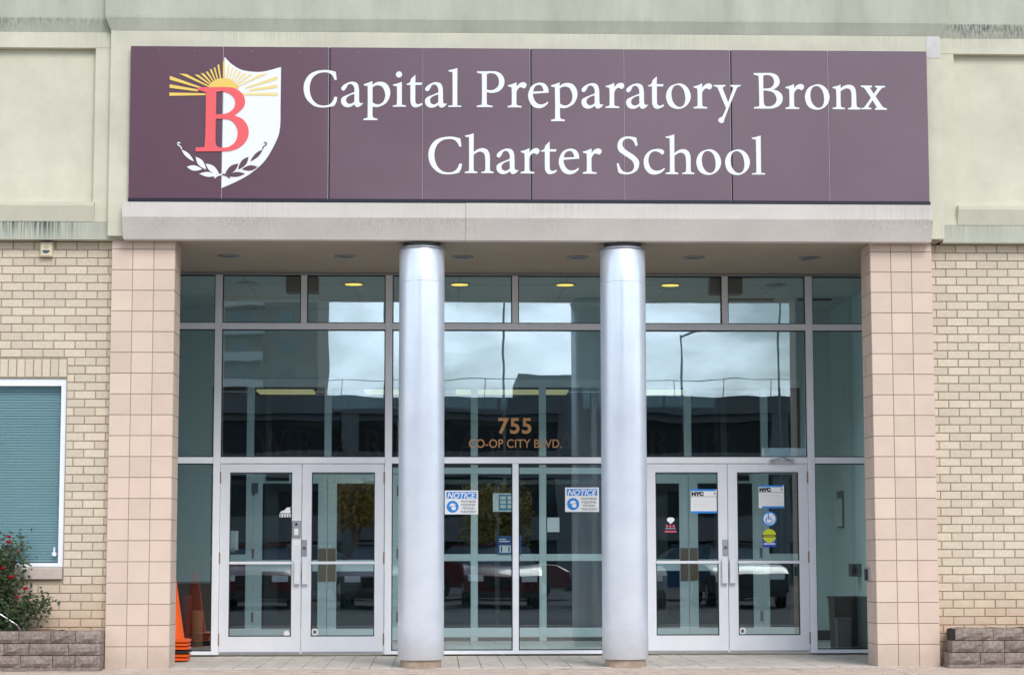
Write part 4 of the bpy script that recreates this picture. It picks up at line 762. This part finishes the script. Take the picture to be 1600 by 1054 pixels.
p1 = flat_shape('white_decal', [[(0,.055),(.02,.075),(.05,.085),(.08,.115),(.118,.118),(.112,.09),(.124,.07),(.11,.052)],[(0,.012),(.122,.012),(.122,.045),(.0,.045)]], m_white, None, -1.696, GY, 1.455, 0.002); tag(p1, 'small white decal on the leftmost door glass', 'decal')
for i in range(4): box('mark', m_ink, p1, -1.688+i*0.029, -1.676+i*0.029, GY-0.001, GY-0.0002, 1.472, 1.494)
p2 = flat_shape('fan_decal', [[(.02,.145),(.04,.16),(.08,.16),(.10,.145),(.10,.125),(.06,.09),(.02,.125)]], m_white, None, 2.468, GY, 1.300, 0.002); tag(p2, 'small white and pink decal on third door from left', 'decal')
for i in range(3): box('mark', m_pink, p2, 2.476+i*0.036, 2.50+i*0.036, GY, GY+0.001, 1.352, 1.382)
box('caption', m_grey, p2, 2.47, 2.58, GY, GY+0.001, 1.335, 1.345); box('underline', m_pink, p2, 2.462, 2.590, GY, GY+0.001, 1.298, 1.318)
pa = box('taped_paper', m_paper, None, 0.692, 0.985, 5.836, 5.838, 1.591, 1.821); tag(pa, 'taped sheet with blue table seen behind the middle mullion', 'paper')
box('blue_table', m_cyan, pa, 0.765, 0.975, 5.8348, 5.8358, 1.61, 1.805)
for i in range(2):
    for j in range(3): box('table_cell', m_paper, pa, 0.785+i*0.092, 0.855+i*0.092, 5.8338, 5.8346, 1.635+j*0.054, 1.675+j*0.054)
bp_ = box('blue_poster', m_dblue, None, 0.747, 1.045, 5.836, 5.838, 1.07, 1.292); tag(bp_, 'blue poster with white box low behind the middle mullion', 'poster')
box('white_box', m_paper, bp_, 0.775, 0.915, 5.8348, 5.8358, 1.085, 1.175); box('heading', m_paper, bp_, 0.77, 0.86, 5.8350, 5.8358, 1.245, 1.257); box('heading', m_paper, bp_, 0.77, 0.90, 5.8350, 5.8358, 1.218, 1.232)
for x in (0.792, 0.885): box('mark', m_ink, bp_, x, x+0.014, 5.8338, 5.8346, 1.095, 1.165)
pp = box('pinned_sheet', m_paper, None, 1.369, 1.52, 5.836, 5.838, 1.34, 1.519); tag(pp, 'small plain sheet on inner glass below the right face mask notice', 'paper')

# ================================================================== across the street (seen mirrored in the glass)
m_conc = M('garage_concrete', (0.13,0.135,0.14), 0.9, var=0.15, vscale=0.3)
m_void = M('garage_interior', (0.02,0.022,0.026), 0.9)
gar = empty('parking_garage', (10, -70, -0.16), 'long open parking garage mirrored in the middle panes', 'garage')
box('deck_core', m_void, gar, -60, 90, -84, -63.2, -0.15, 6.59)
for z in (1.6, 4.3, 6.9): box('parapet', m_conc, gar, -60, 90, -63.0, -62.6, z, z+(1.0 if z < 6 else 0.7))
for i in range(17): box('garage_column', m_conc, gar, -58+i*9, -57.3+i*9, -63.1, -62.65, -0.15, 6.9)
box('roof_deck', m_conc, gar, -60, 90, -84, -63.0, 6.6, 6.9)
box('stair_tower', m_conc, gar, 3.4, 6.6, -70, -63.3, 6.9, 8.6)
rail = MB().box(-60, 90, -62.85, -62.8, 8.3, 8.33)
for i in range(76): rail.box(-60+i*2, -59.97+i*2, -62.86, -62.80, 7.6, 8.3)
rail.build('railing', m_steel, gar)
twm = M('tower_brick', (0.17,0.115,0.095), 0.9, var=0.08, vscale=0.2); twg = M('tower_window', (0.05,0.07,0.09), 0.2)
tw = empty('apartment_tower', (-32, -210, -0.16), 'tall brick apartment tower mirrored in the left upper panes', 'building')
box('tower_wall', twm, tw, -52, -12.9, -222, -200, -0.15, 72)
src = None
for fl in range(24):
    for i in range(8):
        loc = (-49+i*4.7, -199.9, 2+fl*2.9)
        if src is None: o = box('window', twg, tw, loc[0]-0.9, loc[0]+0.9, -199.99, -199.8, loc[2], loc[2]+1.5); src = o.data
        else: inst(src, 'window', loc, tw)
bsrc = None; m_bal = M('balcony_concrete', (0.45,0.44,0.42), 0.9)
for fl in range(24):
    for x in (-34.9, -20.8):
        if bsrc is None: o = box('balcony', m_bal, tw, x-2.2, x+2.2, -200, -198.4, 1.2+fl*2.9, 2.1+fl*2.9); bsrc = o.data
        else: inst(bsrc, 'balcony', (x, -199.2, 1.2+fl*2.9), tw)
for k, (x, y, h, tw_) in enumerate(((-2.1,-60,11.5,1),(2.6,-57,15,0),(10.2,-62.0,10.2,1),(13.1,-55,12.2,0),(21.4,-60,13.2,1),(8.0,-75,12,0))):
    lp = empty('street_lamp', (x, y, -0.16), ('lamp mast mirrored left of the left column', 'tallest lamp mast mirrored in the middle pane', 'low lamp mast mirrored just right of right column', 'lamp mast mirrored in centre of right upper pane', 'lamp mast mirrored at the right end of the panes', 'thin mast mirrored behind the garage roof')[k], 'street lamp')
    MB().lathe(x, y, [(0.11,-0.16),(0.11,0.5),(0.065,0.55),(0.035,h)], 12).build('pole', m_steel, lp); MB().tube([(x,y,h-0.1),(x+0.5,y,h+0.15),(x+1.3,y,h+0.2)] if tw_ else [(x-0.9,y,h),(x,y,h+0.1),(x+0.9,y,h)], 0.05, 8).build('arm', m_steel, lp)
    box('lamp_head', m_steel, lp, x+1.1 if tw_ else x+0.7, x+1.9 if tw_ else x+1.4, y-0.15, y+0.15, h+0.1, h+0.25)
# autumn trees on the far side of the street
def autumn_tree(x, y, h, r, label, mat, seed):
    rr = random.Random(seed); t = empty('street_tree', (x, y, -0.16), label, 'tree')
    tr = MB().tube([(x,y,-0.16),(x+.05,y,h*.35),(x-.05,y,h*.8)], [0.14,0.11,0.03], 8)
    for k in range(7):
        a = rr.uniform(0, 6.28); tr.tube([(x,y,h*rr.uniform(.3,.5)),(x+math.cos(a)*r*.4,y+math.sin(a)*r*.4,h*.6),(x+math.cos(a)*r*.8,y+math.sin(a)*r*.8,h*rr.uniform(.7,.9))], [0.06,0.04,0.015], 6)
    tr.build('trunk', m_stem, t)
    c = MB()
    for k in range(5200):
        d = Vector((rr.gauss(0,1), rr.gauss(0,1), rr.gauss(0,.8))).normalized()*(rr.random()**0.4)*r; clump = 0.75+0.25*math.sin(d.x*3.1+seed)*math.cos(d.z*2.7+d.y*2)
        p = Vector((x,y,h*.68))+d*clump; u = Vector((rr.gauss(0,1),rr.gauss(0,1),rr.gauss(0,1))).normalized(); v = u.cross(Vector((rr.gauss(0,1),rr.gauss(0,1),rr.gauss(0,1)))).normalized(); s = rr.uniform(.04,.09)
        c.add([p-u*s, p+v*s*.6, p+u*s, p-v*s*.6], [(0,1,2,3)])
    c.build('crown', mat, t)
m_aut = M('autumn_leaf', (0.32,0.19,0.025), 0.7, var=0.4, vscale=2); m_aut2 = M('olive_leaf', (0.26,0.19,0.03), 0.7, var=0.4, vscale=2)
autumn_tree(-2.6, -40, 3.9, 1.25, 'golden autumn tree mirrored in the second door', m_aut, 1)
autumn_tree(1.9, -42, 3.4, 1.5, 'golden olive tree mirrored in the middle panes', m_aut2, 2)
autumn_tree(-13, -44, 5.0, 1.9, 'olive tree mirrored near the left pier', m_aut2, 3)
autumn_tree(24, -46, 5.5, 2.0, 'golden tree mirrored near the right pier', m_aut, 4)
# parked cars
def car(x, y, paint, label, flip=1):
    c = empty('parked_car', (x, y, -0.16), label, 'car', 'cars parked across the street'); z = -0.16
    P = [(-2.2,.35),(-2.22,.75),(-1.9,.9),(-.95,.98),(1.7,1.0),(2.15,.9),(2.2,.5),(2.15,.3)]
    Q = [(-.95,.98),(-.25,1.42),(.9,1.45),(1.65,1.0)]
    def slab(prof, y0, y1, ins): return [[(x+flip*a, y0, z+b) for a, b in prof], [(x+flip*a*.985, y0+ins, z+b) for a, b in prof], [(x+flip*a*.985, y1-ins, z+b) for a, b in prof], [(x+flip*a, y1, z+b) for a, b in prof]]
    MB().loft([[(x+flip*a*.97, y-.88, z+.02+b*.97) for a, b in P], [(x+flip*a, y-.80, z+b) for a, b in P], [(x+flip*a, y+.80, z+b) for a, b in P], [(x+flip*a*.97, y+.88, z+.02+b*.97) for a, b in P]]).build('body', paint, c, True)
    MB().loft([[(x+flip*(.35+(a-.35)*1.0), y-.78, z+min(b, .99)) if b < 1.01 else (x+flip*a, y-.62, z+b) for a, b in Q], [(x+flip*a, y+.78, z+b) if b < 1.01 else (x+flip*a, y+.62, z+b) for a, b in Q]]).build('cabin_glass', twg, c)
    MB().box(x+flip*.32-.62, x+flip*.32+.62, y-.6, y+.6, z+1.43, z+1.49).build('roof', paint, c)
    for wx in (-1.35, 1.4):
        for wy_ in (-.80, .80):
            t = MB().disc_y(x+flip*wx, y+wy_-.1, y+wy_+.1, z+.33, .33, 24).build('wheel', m_rubber, c); MB().disc_y(x+flip*wx, y+wy_-.11, y+wy_+.11, z+.33, .2, 16).build('rim', m_chrome, t)
    box('grille', m_black, c, x+flip*(-2.2)-.05, x+flip*(-2.2)+.05, y-.38, y+.38, z+.5, z+.72); box('bumper', ck, c, x+flip*(-2.2)-.08, x+flip*(-2.2)+.08, y-.8, y+.8, z+.25, z+.42)
    for hy in (-.6, .6): box('headlight', m_white, c, x+flip*(-2.19)-.04, x+flip*(-2.19)+.04, y+hy-.18, y+hy+.18, z+.62, z+.76)
    return c
ck = M('car_black', (0.02,0.02,0.024), 0.3, coat=0.5)
cr_ = M('car_red', (0.10,0.012,0.014), 0.3, coat=0.5); cs = M('car_silver', (0.14,0.14,0.15), 0.3, metal=0.3); cb = M('car_blue', (0.03,0.07,0.16), 0.3, coat=0.5)
cw = M('car_white', (0.22,0.225,0.23), 0.6)
nm = {id(cr_): 'dark red', id(ck): 'black', id(cs): 'grey', id(cb): 'dark blue', id(cw): 'light grey'}
spots = ['in the leftmost door', 'in the second door', 'left of the middle mullion', 'right of the middle mullion', 'in the third door', 'in the rightmost door']
row = (cb, cs, ck, cr_, cs, cr_, cw, ck, ck, cw, cb)
for k, p in enumerate(row):                              # nose-in row behind the photographer
    c = car(-12.5+2.8*k, -24.6-(k % 3)*0.2, p, '%s car %s in the nose-in row, mirrored in glass' % (nm[id(p)], ('at the left end', 'second from the left end', 'third from the left end', 'fourth from the left end', 'fifth from the left end', 'in the middle', 'fifth from the right end', 'fourth from the right end', 'third from the right end', 'second from the right end', 'at the right end')[k])); c.rotation_euler.z = -math.pi/2
for k, (x, p, f) in enumerate(((-9.6, cs, -1), (-3.9, cw, 1), (1.4, cr_, -1), (6.8, cb, 1), (12.3, ck, -1))):
    car(x, -33.0, p, '%s car in the far parked row, mirrored %s' % (nm[id(p)], ('in the leftmost door', 'in the second door', 'behind the middle mullion', 'in the third door', 'in the rightmost door')[k]), f)
